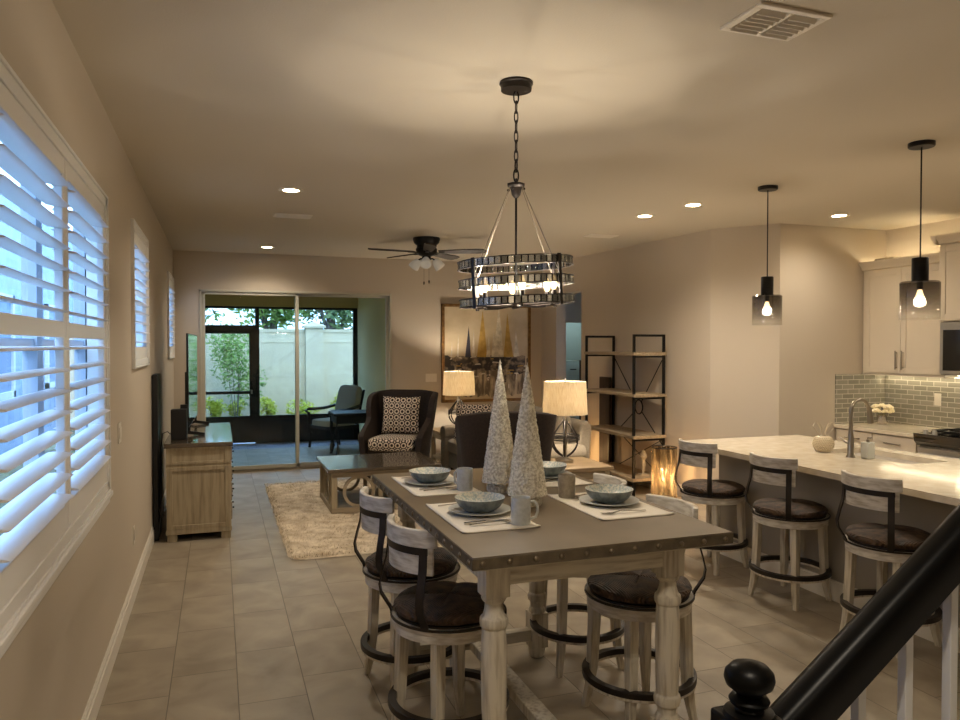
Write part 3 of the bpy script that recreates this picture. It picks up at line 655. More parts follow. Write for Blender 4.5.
# ---------------------------------------------------------------- rug
rg = thing('shag_rug', 'cream shag rug under the coffee table', 'rug', (1.75, 7.7, 0))
nx, ny = 120, 170; b = M(); vs = []
for j in range(ny + 1):
    for i in range(nx + 1):
        u, v_ = i / nx * 2 - 1, j / ny * 2 - 1
        x = u * 1.23; y = v_ * 1.68
        # rounded, wavy outline
        e = max(0, abs(u) - .9) / .1 * max(0, abs(v_) - .92) / .08
        x *= 1 - .03 * e; y *= 1 - .025 * e
        q = noise.noise(V((x * 5, y * 5, 0))); q2 = noise.noise(V((x * 28, y * 28, 3)))
        edge = min(1, (1 - max(abs(u), abs(v_))) * 18)
        x += .014 * noise.noise(V((y * 9, u, 5))) * (abs(u) > .97); y += .014 * noise.noise(V((x * 9, v_, 8))) * (abs(v_) > .97)
        vs.append((x, y, .004 + edge * (.026 + .010 * q + .012 * q2)))
b.add(vs, [(j * (nx + 1) + i, j * (nx + 1) + i + 1, (j + 1) * (nx + 1) + i + 1, (j + 1) * (nx + 1) + i) for j in range(ny) for i in range(nx)])
b.build('rug_base', W['rug'], rg)
rnd = random.Random(5); b = M()
for _ in range(26000):
    x = rnd.uniform(-1.235, 1.235); y = rnd.uniform(-1.685, 1.685); a = rnd.uniform(0, 6.28); l = rnd.uniform(.02, .045)
    d = V((math.cos(a), math.sin(a), 0)); s_ = V((-d.y, d.x, 0)) * .004; p = V((x, y, .018))
    b.add([p - s_, p + s_, p + d * l * .7 + V((0, 0, rnd.uniform(.012, .032)))], [(0, 1, 2)])
o = b.build('pile', W['rug'], rg, smooth=False); o['kind'] = 'stuff'

# ---------------------------------------------------------------- coffee table
ct = thing('coffee_table', 'dark topped coffee table with driftwood ring base on the shag rug', 'coffee table', (1.60, 7.88, .034))
b = M(); b.box(-.585, .585, -.48, .48, .412, .448); b.build('top', W['dtop'], ct, bevel=.005)
hx, hy = .52, .42
b = M(); b.box(-hx - .03, hx + .03, -hy - .03, hy + .03, .36, .412); b.box(-hx + .03, hx - .03, -hy + .03, hy - .03, .355, .40)
b.build('apron', W['drifth'], ct, bevel=.004)
b = M(); b.box(-hx - .03, hx + .03, -hy - .03, hy + .03, 0, .055); b.build('base', W['drifth'], ct, bevel=.004)
for sx in (-1, 1):
    for sy in (-1, 1):
        b = M(); b.box(sx * hx - .03, sx * hx + .03, sy * hy - .03, sy * hy + .03, .055, .36); b.build('leg', W['drift'], ct, bevel=.003)
for sy in (-1, 1):
    for cx in (-.27, .27):
        b = M(); n_ = 40; b.sweep([(cx + .148 * math.cos(2 * PI * i / n_), sy * hy, .2075 + .148 * math.sin(2 * PI * i / n_)) for i in range(n_)], .03, .03, (0, 1, 0), True); b.build('ring', W['drifth'], ct)
    b = M()
    for x in (-.05, .05): b = M(); b.box(x - .02, x + .02, sy * hy - .02, sy * hy + .02, .055, .36); b.build('upright', W['drift'], ct)
for sx in (-1, 1):
    b = M(); b.sweep([(sx * hx, .148 * math.cos(2 * PI * i / 40), .2075 + .148 * math.sin(2 * PI * i / 40)) for i in range(40)], .03, .03, (1, 0, 0), True); b.build('ring', W['drift'], ct)
    b = M()
    for y in (-.19, .19): b = M(); b.box(sx * hx - .02, sx * hx + .02, y - .02, y + .02, .055, .36); b.build('upright', W['drift'], ct)
bk = thing('decor_bowl', 'pale grey bowl on the lower base of the coffee table', 'bowl', (1.62, 7.9, .089))
# ---------------------------------------------------------------- wing chairs
def pillow(w, h_, t_, seg=22):
    b = M(); vs = []; fs = []
    for side in (1, -1):
        o0 = len(vs)
        for j in range(seg + 1):
            for i in range(seg + 1):
                u, v_ = i / seg * 2 - 1, j / seg * 2 - 1
                k_ = (1 - abs(u) ** 2.6) * (1 - abs(v_) ** 2.6); pin = 1 - .06 * (1 - u * u) * abs(v_) ** 4
                pin2 = 1 - .06 * (1 - v_ * v_) * abs(u) ** 4
                vs.append((u * w / 2 * pin2, side * (t_ / 2 * max(k_, 0) ** .55), v_ * h_ / 2 * pin))
        for j in range(seg):
            for i in range(seg):
                a = o0 + j * (seg + 1) + i; q = (a, a + 1, a + seg + 2, a + seg + 1); fs.append(q if side < 0 else q[::-1])
    b.add(vs, fs); return b
def wing_chair(label, loc, rz, cushions=True):
    t = thing('wing_chair', label, 'armchair', loc, rz)
    b = M(); rows = []; nu, nv = 48, 20
    for j in range(nv + 1):
        v_ = j / nv; row = []
        for i in range(nu + 1):
            u = i / nu * 2 - 1; au = abs(u)
            ztop = 1.13 - .10 * max(0, (au - .25) / .75) ** 1.3 - .16 * max(0, (au - .72) / .28) ** 3
            z = .16 + v_ * (ztop - .16)
            k_ = max(0, min(1, (.80 - z) / .22)); k_ = k_ * k_ * (3 - 2 * k_)
            depth = .25 + .36 * k_ + .05 * max(0, z - .8); hw = .315 + .125 * max(0, (z - .3))
            # U path: back straight (au<.42), curve, then side going forward
            if au < .40: x = u / .40 * (hw - .10); y = .30 + .10 * (z - .3)
            else:
                q = (au - .40) / .60; a = min(1, q / .30) * PI / 2
                x = math.copysign(hw - .10 + .10 * math.sin(a), u); y = .30 + .10 * (z - .3) - .10 * (1 - math.cos(a)) - max(0, q - .30) / .70 * depth
                x += math.copysign(.03 * max(0, q - .3), u)
            row.append((x, y, z))
        rows.append(row)
    n_ = nu + 1; b.add([p for r in rows for p in r], [(j * n_ + i, j * n_ + i + 1, (j + 1) * n_ + i + 1, (j + 1) * n_ + i) for j in range(nv) for i in range(nu)])
    b.build('shell', W['chair'], t, solid=.07, bevel=.02)
    b = M(); b.box(-.31, .31, -.36, .28, .18, .42); b.build('seat_base', W['chair'], t, bevel=.03, bseg=3)
    b = M().ball((0, 0, 0), (.30, .33, .085), 36, 14, .35, .3); b.build('seat_cushion', W['ringxy'], t, loc=(0, -.09, .49))
    for sx in (-1, 1):
        b = M(); b.cyl((sx * .29, -.30, .19), (sx * .29, -.32, 0), .028, .016); b.build('leg', W['dwood'], t)
        b = M(); b.cyl((sx * .27, .25, .19), (sx * .27, .33, 0), .026, .016); b.build('leg', W['dwood'], t)
    return t
wing_chair('dark wing chair with ring print seat facing the room by the sliding door', (2.16, 9.25, 0), math.radians(-30))
b = pillow(.50, .48, .15); o = b.build('throw_pillow', W['ringxz']); o.matrix_world = T4((2.21, 9.34, .82)) @ R4(-30) @ Matrix.Rotation(math.radians(-10), 4, 'X')
tag(o, 'ring print pillow leaning in the dark wing chair by the glass door', 'pillow')
wing_chair('dark wing chair turned away, seen from behind between dining table and sofa', (2.49, 6.42, 0), math.radians(166))

# ---------------------------------------------------------------- sofa
sf = thing('sofa', 'oatmeal upholstered sofa facing the window wall between the two table lamps', 'sofa', (3.33, 8.38, 0))
b = M(); b.box(-.46, .44, -1.15, 1.15, .10, .32); b.build('base', W['sofa'], sf, bevel=.03, bseg=3)
for s_ in (-1, 1):
    b = M(); y = s_ * 1.10; prof = [(-.09, .10), (.09, .10), (.09, .50)] + [(.005 + .125 * math.cos(a), .545 + .10 * math.sin(a)) for a in [math.radians(q) for q in range(-20, 201, 20)]] + [(-.09, .50)]
    b.prism([(y + p, z) for p, z in prof], -.52, .42, 'x'); b.build('arm', W['sofa'], sf, bevel=.015, bseg=3)
for i in range(3):
    y = (i - 1) * .665
    M().ball((0, 0, 0), (.40, .335, .10), 32, 12, .35, .3).build('seat_cushion', W['sofa'], sf, loc=(-.12, y, .40))
    b = M().ball((0, 0, 0), (.13, .33, .27), 32, 14, .5, .4); b.xf(Matrix.Rotation(math.radians(12), 4, 'Y')); b.build('back_cushion', W['sofa'], sf, loc=(.23, y, .72))
b = M(); b.prism([(.30, .10), (.48, .10), (.52, .84), (.46, .90), (.38, .86)], -1.15, 1.15, 'y'); b.build('back', W['sofa'], sf, bevel=.03, bseg=3)
for sx in (-.40, .38):
    for sy in (-1.05, 1.05): M().cyl((sx, sy, .11), (sx, sy, 0), .025, .018).build('leg', W['dwood'], sf)
def put_pillow(label, loc, rz, tilt, mt_, w=.46, seg_t=.17, group=None):
    o = pillow(w, w, seg_t).build('throw_pillow', mt_); o.matrix_world = T4(loc) @ R4(rz) @ Matrix.Rotation(math.radians(tilt), 4, 'X'); return tag(o, label, 'pillow', group)
put_pillow('ring print pillow leaning on the far sofa arm under the painting', (3.12, 9.17, .72), -38, -16, W['ringxz'], .48)
put_pillow('plain oatmeal pillow against the near end of the sofa behind the lamp', (3.42, 7.62, .76), -80, -14, W['sofa'], .52)

# ---------------------------------------------------------------- end tables and lamps
def end_table(label, loc):
    t = thing('end_table', label, 'end table', loc)
    b = M(); b.box(-.34, .34, -.34, .34, .49, .53); b.build('top', W['etab'], t, bevel=.006)
    b = M(); b.box(-.30, .30, -.30, .30, .41, .49); b.build('apron', W['drifth'], t)
    b = M(); b.box(-.30, .30, -.30, .30, .12, .15); b.build('shelf', W['drifth'], t)
    for sx in (-1, 1):
        for sy in (-1, 1):
            b = M(); b.box(sx * .28 - .03, sx * .28 + .03, sy * .28 - .03, sy * .28 + .03, 0, .49); b.build('leg', W['drift'], t, bevel=.003)
    return t
end_table('square driftwood end table under the nearer lamp, seen over the dining table', (3.31, 6.74, 0))
end_table('square driftwood end table under the far lamp by the back wall', (3.18, 9.97, 0))
def table_lamp(label, loc):
    t = thing('table_lamp', label, 'table lamp', loc, 0, 'matching table lamps at the sofa ends')
    b = M(); b.lathe([(0.001, 0), (.085, 0), (.085, .025), (.06, .035), (.03, .05), (.022, .07)], seg=28); b.lathe([(.02, .05), (.02, .40), (.026, .42), (.016, .46), (.008, .50), (.008, .80)], seg=18)
    b.build('base', W['nickel'], t)
    b = M()
    for i in range(6):
        a = PI * i / 6 * 2
        b.sweep([((.02 + .125 * math.sin(PI * min(1, q / 14) ** .8)) * math.cos(a), (.02 + .125 * math.sin(PI * min(1, q / 14) ** .8)) * math.sin(a), .06 + .36 * q / 14) for q in range(15)], .0085, seg=6)
    for z, r_ in ((.255, .147), (.275, .145), (.235, .146)): b.torus((0, 0, z), r_, .0065, 32, 6)
    b.build('cage', W['bronze'], t)
    b = M(); r0, r1 = .228, .212; b.loops([[(r * math.cos(2 * PI * i / 48), r * math.sin(2 * PI * i / 48), z) for i in range(48)] for r, z in ((r0, .49), (r1, .82), (r1 - .003, .82), (r0 - .003, .49))], False, True); b.build('lamp_shade', W['shade'], t)
    b = M(); b.lathe([(.001, .80), (.012, .80), (.009, .825), (.014, .84), (.001, .858)], seg=12)
    for i in range(3):
        a = 2 * PI * i / 3; b.cyl((0, 0, .805), (.203 * math.cos(a), .203 * math.sin(a), .812), .0025, seg=6)
    b.build('finial', W['nickel'], t)
    M().ball((0, 0, .66), (.028, .028, .045), 14, 10).build('bulb', W['bulb2'], t)
    lamp('POINT', (0, 0, .66), 22, WARM, .05, t)
    return t
table_lamp('lit lamp with cream drum shade on the nearer end table by the shelf', (3.31, 6.80, .53))
table_lamp('lit lamp with cream drum shade at the far sofa end below the painting', (3.18, 9.92, .53))

# ---------------------------------------------------------------- painting
pa = thing('sailboat_painting', 'large framed painting of gold and white sails on the back wall', 'painting', (3.80, YB, 1.60))
b = M(); w2, h2 = .71, .73
for q in ((-w2, -w2 + .045, -h2, h2), (w2 - .045, w2, -h2, h2), (-w2, w2, -h2, -h2 + .045), (-w2, w2, h2 - .045, h2)): b.box(q[0], q[1], -.05, 0, q[2], q[3])
b.build('frame', W['gframe'], pa, bevel=.006)
b = M(); b.box(-w2 + .04, w2 - .04, -.03, -.005, -h2 + .04, h2 - .04); cv = b.build('canvas', W['canvas'], pa)
b = M(); y0 = -.0315
dep = [-.0315]
def blob(pts, m_i): b.cur = m_i; dep[0] -= .00015; b.prism(pts, dep[0], -.030, 'y')
zt = -.10
def ragged(x0, x1, za, zb, n=26, seed=2):
    r = random.Random(seed); return [(x0 + (x1 - x0) * i / n, za + r.uniform(-.018, .02)) for i in range(n + 1)] + [(x1 - (x1 - x0) * i / n, zb + r.uniform(-.03, .05)) for i in range(n + 1)]
blob(ragged(-.665, .665, -.09, -.66, 26, 3), 4)
blob(ragged(-.665, .62, -.05, -.30), 3)
def sail(x, w_, h_, m_i, lean=0, zb=-.06): blob([(x - w_ / 2, zb), (x + w_ / 2, zb), (x + w_ * .28 + lean * .6, zb + h_ * .5), (x + lean, zb + h_)], m_i)
for a in [(-.46, .03, .34, 1), (-.30, .09, .46, 2), (-.22, .05, .40, 1), (-.08, .16, .70, 0), (.02, .07, .30, 1), (.10, .06, .40, 1), (.18, .17, .76, 1), (.34, .14, .66, 0), (.40, .05, .26, 0), (.48, .09, .40, 1), (-.56, .025, .22, 1)]:
    sail(a[0], a[1], a[2], a[3], .012 * (1 if a[0] < .2 else -1))
r = random.Random(4)
for i in range(34):
    x = r.uniform(-.6, .6); z = r.uniform(-.42, -.05); w_ = r.uniform(.03, .12); blob([(x, z), (x + w_, z + r.uniform(-.01, .01)), (x + w_ * .8, z + r.uniform(.01, .03)), (x + .01, z + .015)], r.choice([1, 1, 4, 0]))
for i in range(30):
    x = r.uniform(-.6, .6); z = r.uniform(-.62, -.35); w_ = r.uniform(.008, .03); blob([(x, z), (x + w_, z), (x + w_, z + r.uniform(.05, .2)), (x, z + r.uniform(.05, .2))], r.choice([1, 4, 3, 4]))
b.build('brushwork', [W['gold'], W['wsail'], W['nsail'], W['seap'], W['refl']], cv, smooth=False)

# ---------------------------------------------------------------- shelving unit
sh = thing('shelving_unit', 'open shelving unit of black metal frames and weathered planks by the wall', 'shelf', (4.63, 7.88, 0), math.radians(-4.2 + 8.4 - 4.2))
xf_, xb_ = -.19, .20; yn, yf = -.53, .62; HT = 1.84; q = .013
for y in (yn, yf):
    b = M()
    for x in (xf_, xb_): b.box(x - q, x + q, y - q, y + q, 0, HT)
    b.box(xf_, xb_, y - q, y + q, HT - 2 * q, HT)
    for z in (1.60, 1.125, .65, .165): b.box(xf_, xb_, y - q, y + q, z - .024, z - .004)
    b.build('side_frame', W['black'], sh)
for z in (1.60, 1.125, .65, .165):
    b = M(); b.box(xf_ - .02, xb_ + .02, yn - .02 - .01, yf + .03, z, z + .036); b.build('shelf', W['plank'], sh, bevel=.003)
b = M(); zc = .965; xx = xb_
b.torus((xx, 0, zc), .085, .008, 28, 6, (1, 0, 0))
for sy in (-1, 1):
    for z in (1.58, .55):
        d = V((0, sy * .53 if sy < 0 else .62, z - zc)).normalized(); b.cyl((xx, d.y * .085, zc + d.z * .085), (xx, sy * .53 if sy < 0 else .62, z), .006, seg=6)
for sy in (-1, 1): b.cyl((xx, sy * .50, .62), (xx, -sy * .5, .18), .005, seg=6)
b.build('cross_brace', W['black'], sh)
b = M(); b.sweep([(0, 0, 0), (0, 0, .02)], .09, .07, (0, 1, 0)); b.lathe([(.014, .02), (.014, .09), (.03, .12), (.02, .18), (.045, .22), (.03, .27), (.001, .30)], seg=16)
tag(b.build('figurine', W['ceramic2'], loc=(4.66, 7.5, .201)), 'small pale carved figurine on the bottom shelf of the metal shelving', 'figurine')
b = M(); b.box(-.02, .02, -.13, .13, 0, .62); tag(b.build('wood_panel', W['dwood'], loc=(4.78, 8.62, 0), bevel=.004), 'dark brown wooden panel standing behind the far end of the shelving', 'panel')
bpy.data.objects['wood_panel'].scale = (1, 1, 2.1)

# floor lanterns
def lantern(label, loc, power):
    t = thing('floor_lantern', label, 'lantern', loc, 0)
    b = M(); b.lathe([(.001, 0), (.15, 0), (.15, .035), (.14, .045), (.001, .045)], seg=36); b.build('base', W['black'], t)
    b = M(); rr = .138; b.loops([[(r * math.cos(2 * PI * i / 56), r * math.sin(2 * PI * i / 56), z) for i in range(56)] for r, z in ((rr, .045), (rr, .60), (rr - .006, .60), (rr - .006, .045))], False, True); b.build('glass_cylinder', W['mott'], t)
    b = M(); b.torus((0, 0, .60), rr - .003, .006, 48, 6); b.build('rim', W['black'], t)
    b = M(); b.cyl((0, 0, .045), (0, 0, .17), .022); b.cyl((0, 0, .17), (0, 0, .22), .016); b.build('socket', W['bronze'], t)
    M().lathe([(.006, .22), (.02, .25), (.021, .28), (.012, .33), (.003, .37), (.001, .375)], seg=12).build('bulb', W['bulb'], t)
    lamp('POINT', (0, 0, .29), power, (1, .66, .34), .03, t)
    return t
lantern('amber mottled glass floor lantern lit beside the near end of the shelving', (4.60, 6.98, 0), 7)
lantern('lit floor lantern standing beyond the far end of the shelving', (4.42, 8.92, 0), 9)

# ---------------------------------------------------------------- stools
def make_stool(label, loc, rz, group):
    """local: back toward -x"""
    t = thing('counter_stool', label, 'stool', loc, rz, group)
    # seat cushion: dome with crease lines on the diagonals
    b = M(); rings = []; n_ = 56
    for r_, z in ((.218, .592), (.231, .600), (.236, .616), (.230, .632), (.205, .643), (.17, .649), (.12, .653), (.06, .655), (.01, .655)):
        ring = []
        for i in range(n_):
            a = 2 * PI * i / n_; cr = abs(math.cos(2 * a)) ** .5; dz = -.012 * (1 - cr) * (1 if r_ < .236 else .4) * (z > .62)
            ring.append((r_ * math.cos(a), r_ * math.sin(a), z + dz))
        rings.append(ring)
    b.loops(rings); b.build('seat', W['rush'], t)
    b = M(); b.lathe([(.001, .592), (.210, .592), (.222, .588), (.224, .580), (.001, .580)], seg=56); b.build('swivel_plate', W['bronze'], t)
    b = M(); b.lathe([(.001, .580), (.243, .580), (.245, .570), (.240, .556), (.236, .552), (.236, .522), (.224, .518), (.19, .518), (.19, .56), (.001, .56)], seg=56); b.build('seat_ring', W['backw'], t)
    for sx in (-1, 1):
        for sy in (-1, 1):
            b = M(); d = V((sx, sy, 0)).normalized(); s_ = V((-d.y, d.x, 0)); rr = []
            for z, r0, hw in ((.565, .204, .023), (.40, .209, .023), (.2, .218, .021), (.10, .230, .018), (0, .251, .014)):
                c = d * r0 + V((0, 0, z)); rr.append([tuple(c + V((sx_ * hw, sy_ * hw, 0))) for sx_, sy_ in ((-1, -1), (1, -1), (1, 1), (-1, 1))])
            b.loops(rr); b.build('leg', W['wash'], t, bevel=.003)
    R_ = .243; N_ = 64
    b = M(); b.sweep([(R_ * math.cos(2 * PI * i / N_), R_ * math.sin(2 * PI * i / N_), .205) for i in range(N_)], .034, .028, (0, 0, 1), True); fr = b.build('footrest', W['bronze'], t, bevel=.002)
    b = M(); b.sweep([(R_ * math.cos(2 * PI * i / N_), R_ * math.sin(2 * PI * i / N_), .185) for i in range(N_)], .030, .012, (0, 0, 1), True); b.build('footrest_rim', W['wash'], fr)
    # back: thick upper slat, thinner lower slat, bronze strap between
    def arc(R, z, half, n=28, bow=0): return [(-R * math.cos(a), R * math.sin(a), z + bow * (1 - (a / math.radians(half)) ** 2)) for a in [math.radians(-half + 2 * half * i / n) for i in range(n + 1)]]
    b = M(); b.sweep(arc(.250, .948, 46, bow=-.004), .024, .072); b.build('upper_slat', W['backw'], t, bevel=.004)
    b = M(); b.sweep(arc(.246, .856, 43), .016, .112); b.build('lower_slat', W['backw'], t, bevel=.003)
    b = M(); b.sweep(arc(.2585, .897, 38), .007, .030); b.build('back_strap', W['bronze'], t)
    for sy in (-1, 1):
        a = math.radians(34) * sy; dr = V((-math.cos(a), math.sin(a), 0)); pts = []
        for z, r_ in ((.905, .2585), (.87, .260), (.82, .265), (.76, .282), (.70, .296), (.66, .290), (.625, .268), (.597, .250), (.585, .2465), (.575, .2465)): pts.append(dr * r_ + V((0, 0, z)))
        b = M(); b.sweep(pts, .034, .007, up=[tuple(dr)] * len(pts)); b.build('back_upright', W['bronze'], t)
    b = M(); b.sweep(arc(.2465, .579, 179, 60), .006, .010); b.build('seat_strap', W['bronze'], t)
    return t
gT = 'swivel stools around the dining table'; gI = 'swivel stools along the island'
s0 = make_stool('swivel stool nearest the camera at the window side of the dining table', (.925, 3.03, 0), math.radians(16), gT)
R = math.radians
dup(s0, (.925, 3.68, 0), R(10), 'second swivel stool at the window side of the dining table', gT)
dup(s0, (1.825, 2.97, 0), R(180 + 5), 'swivel stool under the island side of the dining table beside the corner leg', gT)
dup(s0, (1.84, 3.62, 0), R(180 - 4), 'swivel stool at the island side of the dining table, toward the sofa', gT)
dup(s0, (3.62, 4.82, 0), R(14), 'swivel stool at the far end of the island beside the lit lantern', gI)
dup(s0, (3.65, 4.03, 0), R(12), 'middle swivel stool of the three along the island', gI)
dup(s0, (3.66, 3.24, 0), R(8), 'swivel stool at the island partly hidden behind the black stair rail', gI)

# ---------------------------------------------------------------- dining table
TX, TY = 1.2845, 3.10; hw, hl = .5105, .83
dt = thing('dining_table', 'tall dining table with riveted taupe top and turned whitewashed legs', 'dining table', (TX, TY, 0))
b = M(); b.box(-hw, hw, -hl, hl, 1.0195, 1.024); b.build('table_top', W['top'], dt, bevel=.002)
b = M(); b.box(-hw - .001, hw + .001, -hl - .001, hl + .001, .981, 1.0195); b.build('edge_band', W['edge'], dt, bevel=.002)
def riv(p, n): 
    m = M(); m.ball((0, 0, 0), (.0105, .0105, .007), 12, 8); m.xf(T4(p) @ V(n).to_track_quat('Z', 'Y').to_matrix().to_4x4()); return m
for i in range(11):
    x = -hw + .035 + i * (2 * hw - .07) / 10
    for s_ in (-1, 1): riv((x, s_ * (hl + .001), 1.0), (0, s_, 0)).build('rivet', W['rivet'], dt)
for i in range(18):
    y = -hl + .035 + i * (2 * hl - .07) / 17
    for s_ in (-1, 1): riv((s_ * (hw + .001), y, 1.0), (s_, 0, 0)).build('rivet', W['rivet'], dt)
lx, ly = .362, .63
for s_ in (-1, 1):
    b = M(); b.box(-lx - .035, lx + .035, s_ * (ly + .0235) - .0115, s_ * (ly + .0235) + .0115, .865, .981); b.build('apron', W['washh'], dt, bevel=.002)
    b = M(); b.box(s_ * (lx + .0235) - .0115, s_ * (lx + .0235) + .0115, -ly, ly, .865, .981); b.build('apron', W['wash'], dt, bevel=.002)
b = M(); b.box(-hw + .02, hw - .02, -hl + .02, hl - .02, .972, .982); b.build('underframe', W['washh'], dt)
for sx in (-1, 1):
    for sy in (-1, 1):
        b = M(); x, y = sx * lx, sy * ly
        b.box(x - .046, x + .046, y - .046, y + .046, .825, .981)
        b.lathe([(.044, .825), (.046, .815), (.040, .805), (.032, .80), (.034, .775), (.040, .755), (.050, .745), (.052, .730), (.050, .716), (.043, .708), (.046, .66), (.047, .55), (.045, .42), (.042, .36), (.050, .352), (.053, .335), (.050, .318), (.038, .308), (.036, .28), (.044, .268), (.046, .25)], (x, y, 0), 28)
        b.box(x - .048, x + .048, y - .048, y + .048, .06, .25); b.lathe([(.046, .06), (.048, .045), (.042, .01), (.03, 0)], (x, y, 0), 24)
        b.build('leg', W['wash'], dt, bevel=.002)
for s_ in (-1, 1):
    b = M(); b.box(-lx + .04, lx - .04, s_ * ly - .03, s_ * ly + .03, .10, .16); b.build('stretcher', W['washh'], dt, bevel=.004)
b = M(); b.box(-.04, .04, -ly + .03, ly - .03, .105, .155); b.build('stretcher', W['wash'], dt, bevel=.004)

# place settings
ZT = 1.024
def placemat(label, x0, x1, y0, y1):
    b = M(); nx, ny = 16, 24; vs = []
    for j in range(ny + 1):
        for i in range(nx + 1):
            u, v_ = i / nx, j / ny; e = max(0, abs(u - .5) * 2 - .85) * max(0, abs(v_ - .5) * 2 - .85) * 60
            vs.append((x0 + (x1 - x0) * u, y0 + (y1 - y0) * v_, ZT + .0025 + .004 * min(1, e)))
    b.add(vs, [(j * (nx + 1) + i, j * (nx + 1) + i + 1, (j + 1) * (nx + 1) + i + 1, (j + 1) * (nx + 1) + i) for j in range(ny) for i in range(nx)])
    return tag(b.build('placemat', W['cloth'], solid=.003), label, 'placemat', 'placemats on the dining table')
def plate_(label, x, y, s_=1):
    b = M(); b.lathe([(.001, 0), (.07, 0), (.075, .004), (.128, .014), (.13, .017), (.125, .0175), (.078, .008), (.001, .007)], (0, 0, 0), 44); 
    return tag(b.build('dinner_plate', W['ceramic'], loc=(x, y, ZT + .005)), label, 'plate', 'plates on the dining table')
def bowl_(label, x, y):
    t = thing('soup_bowl', label, 'bowl', (x, y, ZT + .013), 0, 'bowls on the dining table')
    b = M(); b.lathe([(.001, 0), (.056, 0), (.064, .004), (.084, .018), (.098, .038), (.104, .056)], seg=44, caps=False); b.build('outside', W['bowl'], t)
    b = M(); b.lathe([(.104, .056), (.1015, .0565), (.094, .040), (.080, .022), (.058, .010), (.001, .008)], seg=44, caps=False); b.build('glazed_inside', W['bowlin'], t)
    return t
def mug_(label, x, y, ang, mt_, handle=True):
    t = thing('mug', label, 'mug', (x, y, ZT + .005), ang, 'mugs on the dining table')
    b = M(); b.lathe([(.001, 0), (.036, 0), (.038, .004), (.0385, .10), (.0375, .102), (.035, .10), (.034, .008), (.001, .006)], seg=32); b.build('cup', mt_, t)
    if handle: b = M(); b.sweep([(.037, 0, .085), (.052, 0, .088), (.064, 0, .075), (.066, 0, .05), (.058, 0, .028), (.037, 0, .02)], .0055, up=(0, 1, 0)); b.build('handle', mt_, t)
    return t
def cutlery(kind, label, x, y, rz):
    b = M()
    if kind == 'knife':
        b.sweep([(-.11, 0, .004), (-.02, 0, .005)], .012, .006); b.prism([(-.02, -.007), (.09, -.009), (.11, .002), (.10, .007), (-.02, .006)], .003, .0055)
    else:
        b.sweep([(-.10, 0, .004), (-.05, 0, .007), (.02, 0, .010), (.05, 0, .005)], .009, .003)
        if kind == 'spoon': b.lathe([(.001, 0), (.6, .0008), (.85, .002), (1, .004)], seg=18, caps=False); n0 = len(b.v) - 72; [b.v.__setitem__(i, (.075 + b.v[i][0] * .030, b.v[i][1] * .018, .002 + b.v[i][2])) for i in range(n0, len(b.v))]
        else:
            b.prism([(.045, -.006), (.062, -.012), (.072, -.012), (.072, .012), (.062, .012), (.045, .006)], .003, .0045)
            for k_ in (-.0105, -.0035, .0035, .0105): b.sweep([(.07, k_, .0038), (.085, k_, .003), (.105, k_, .006)], .003, .0015)
    o = b.build(kind, W['silver'], loc=(x, y, ZT + .005)); o.rotation_euler = (0, 0, rz); return tag(o, label, kind, 'cutlery on the placemats')
sets = [('the near place setting at the window side', .84, 1.15, 2.57, 3.09, 1.01, 2.87, 1.095, 2.635, .7, 'ceramic', 1),
        ('the far place setting at the window side', .845, 1.16, 3.27, 3.79, .99, 3.56, 1.10, 3.34, 3.3, 'ceramic', 1),
        ('the near place setting at the island side', 1.42, 1.75, 2.58, 3.10, 1.60, 2.85, 1.485, 3.03, 2.9, 'ceramic2', -1),
        ('the far place setting at the island side', 1.42, 1.75, 3.28, 3.78, 1.62, 3.54, 0, 0, 0, 'ceramic2', -1)]
for nm, x0, x1, y0, y1, bx, by, mx_, my_, ma_, mm, sd in sets:
    placemat('cream rectangular placemat of ' + nm, x0, x1, y0, y1)
    plate_('round pale dinner plate of ' + nm, bx, by)
    bowl_('speckled blue grey bowl on the plate of ' + nm, bx, by)
    if mx_: mug_(('pale grey' if sd > 0 else 'beige stoneware') + ' mug of ' + nm, mx_, my_, ma_ - 1.2, W[mm], True)
    rz = 0 if sd > 0 else PI; xm = bx + .0
    cutlery('knife', 'silver knife of ' + nm, (x0 + x1) / 2 - .0, y0 + .125 if sd > 0 else y1 - .13, rz)
    cutlery('spoon', 'silver spoon of ' + nm, (x0 + x1) / 2 + .0, y0 + .09 if sd > 0 else y1 - .09, rz)
    cutlery('fork', 'silver fork of ' + nm, (x0 + x1) / 2 - .02, y1 - .07 if sd > 0 else y0 + .08, rz)
def glitter_tree(label, x, y, hgt):
    t = thing('cone_tree', label, 'decorative tree', (x, y, ZT), 0, 'silver cone trees')
    b = M(); b.lathe([(.001, 0), (.060, 0), (.064, .006), (.064, .040), (.068, .046), (.05, .05)], seg=48); b.build('base', W['glit'], t)
    b = M(); rings = []; nz, ns = 110, 84; rnd = random.Random(int(x * 100 + y * 10))
    for j in range(nz + 1):
        f = j / nz; r0 = .083 * (1 - f) ** .96 + .003 * (1 - f); z = .045 + (hgt - .045) * f; ring = []
        for i in range(ns):
            a = 2 * PI * i / ns; c_ = noise.cell(V((round(a * (r0 + .004) / .0052) * 1.37, math.floor(z / .006) * 2.11, x))); dr = .0035 * c_ * min(1, r0 / .02)
            ring.append(((r0 + dr) * math.cos(a), (r0 + dr) * math.sin(a), z))
        rings.append(ring)
    b.loops(rings); b.build('cone', W['glit'], t, smooth=False); return t
glitter_tree('silver mosaic cone tree nearer the camera on the dining table', 1.262, 2.965, .62)
glitter_tree('silver mosaic cone tree further back on the dining table', 1.258, 3.285, .628)

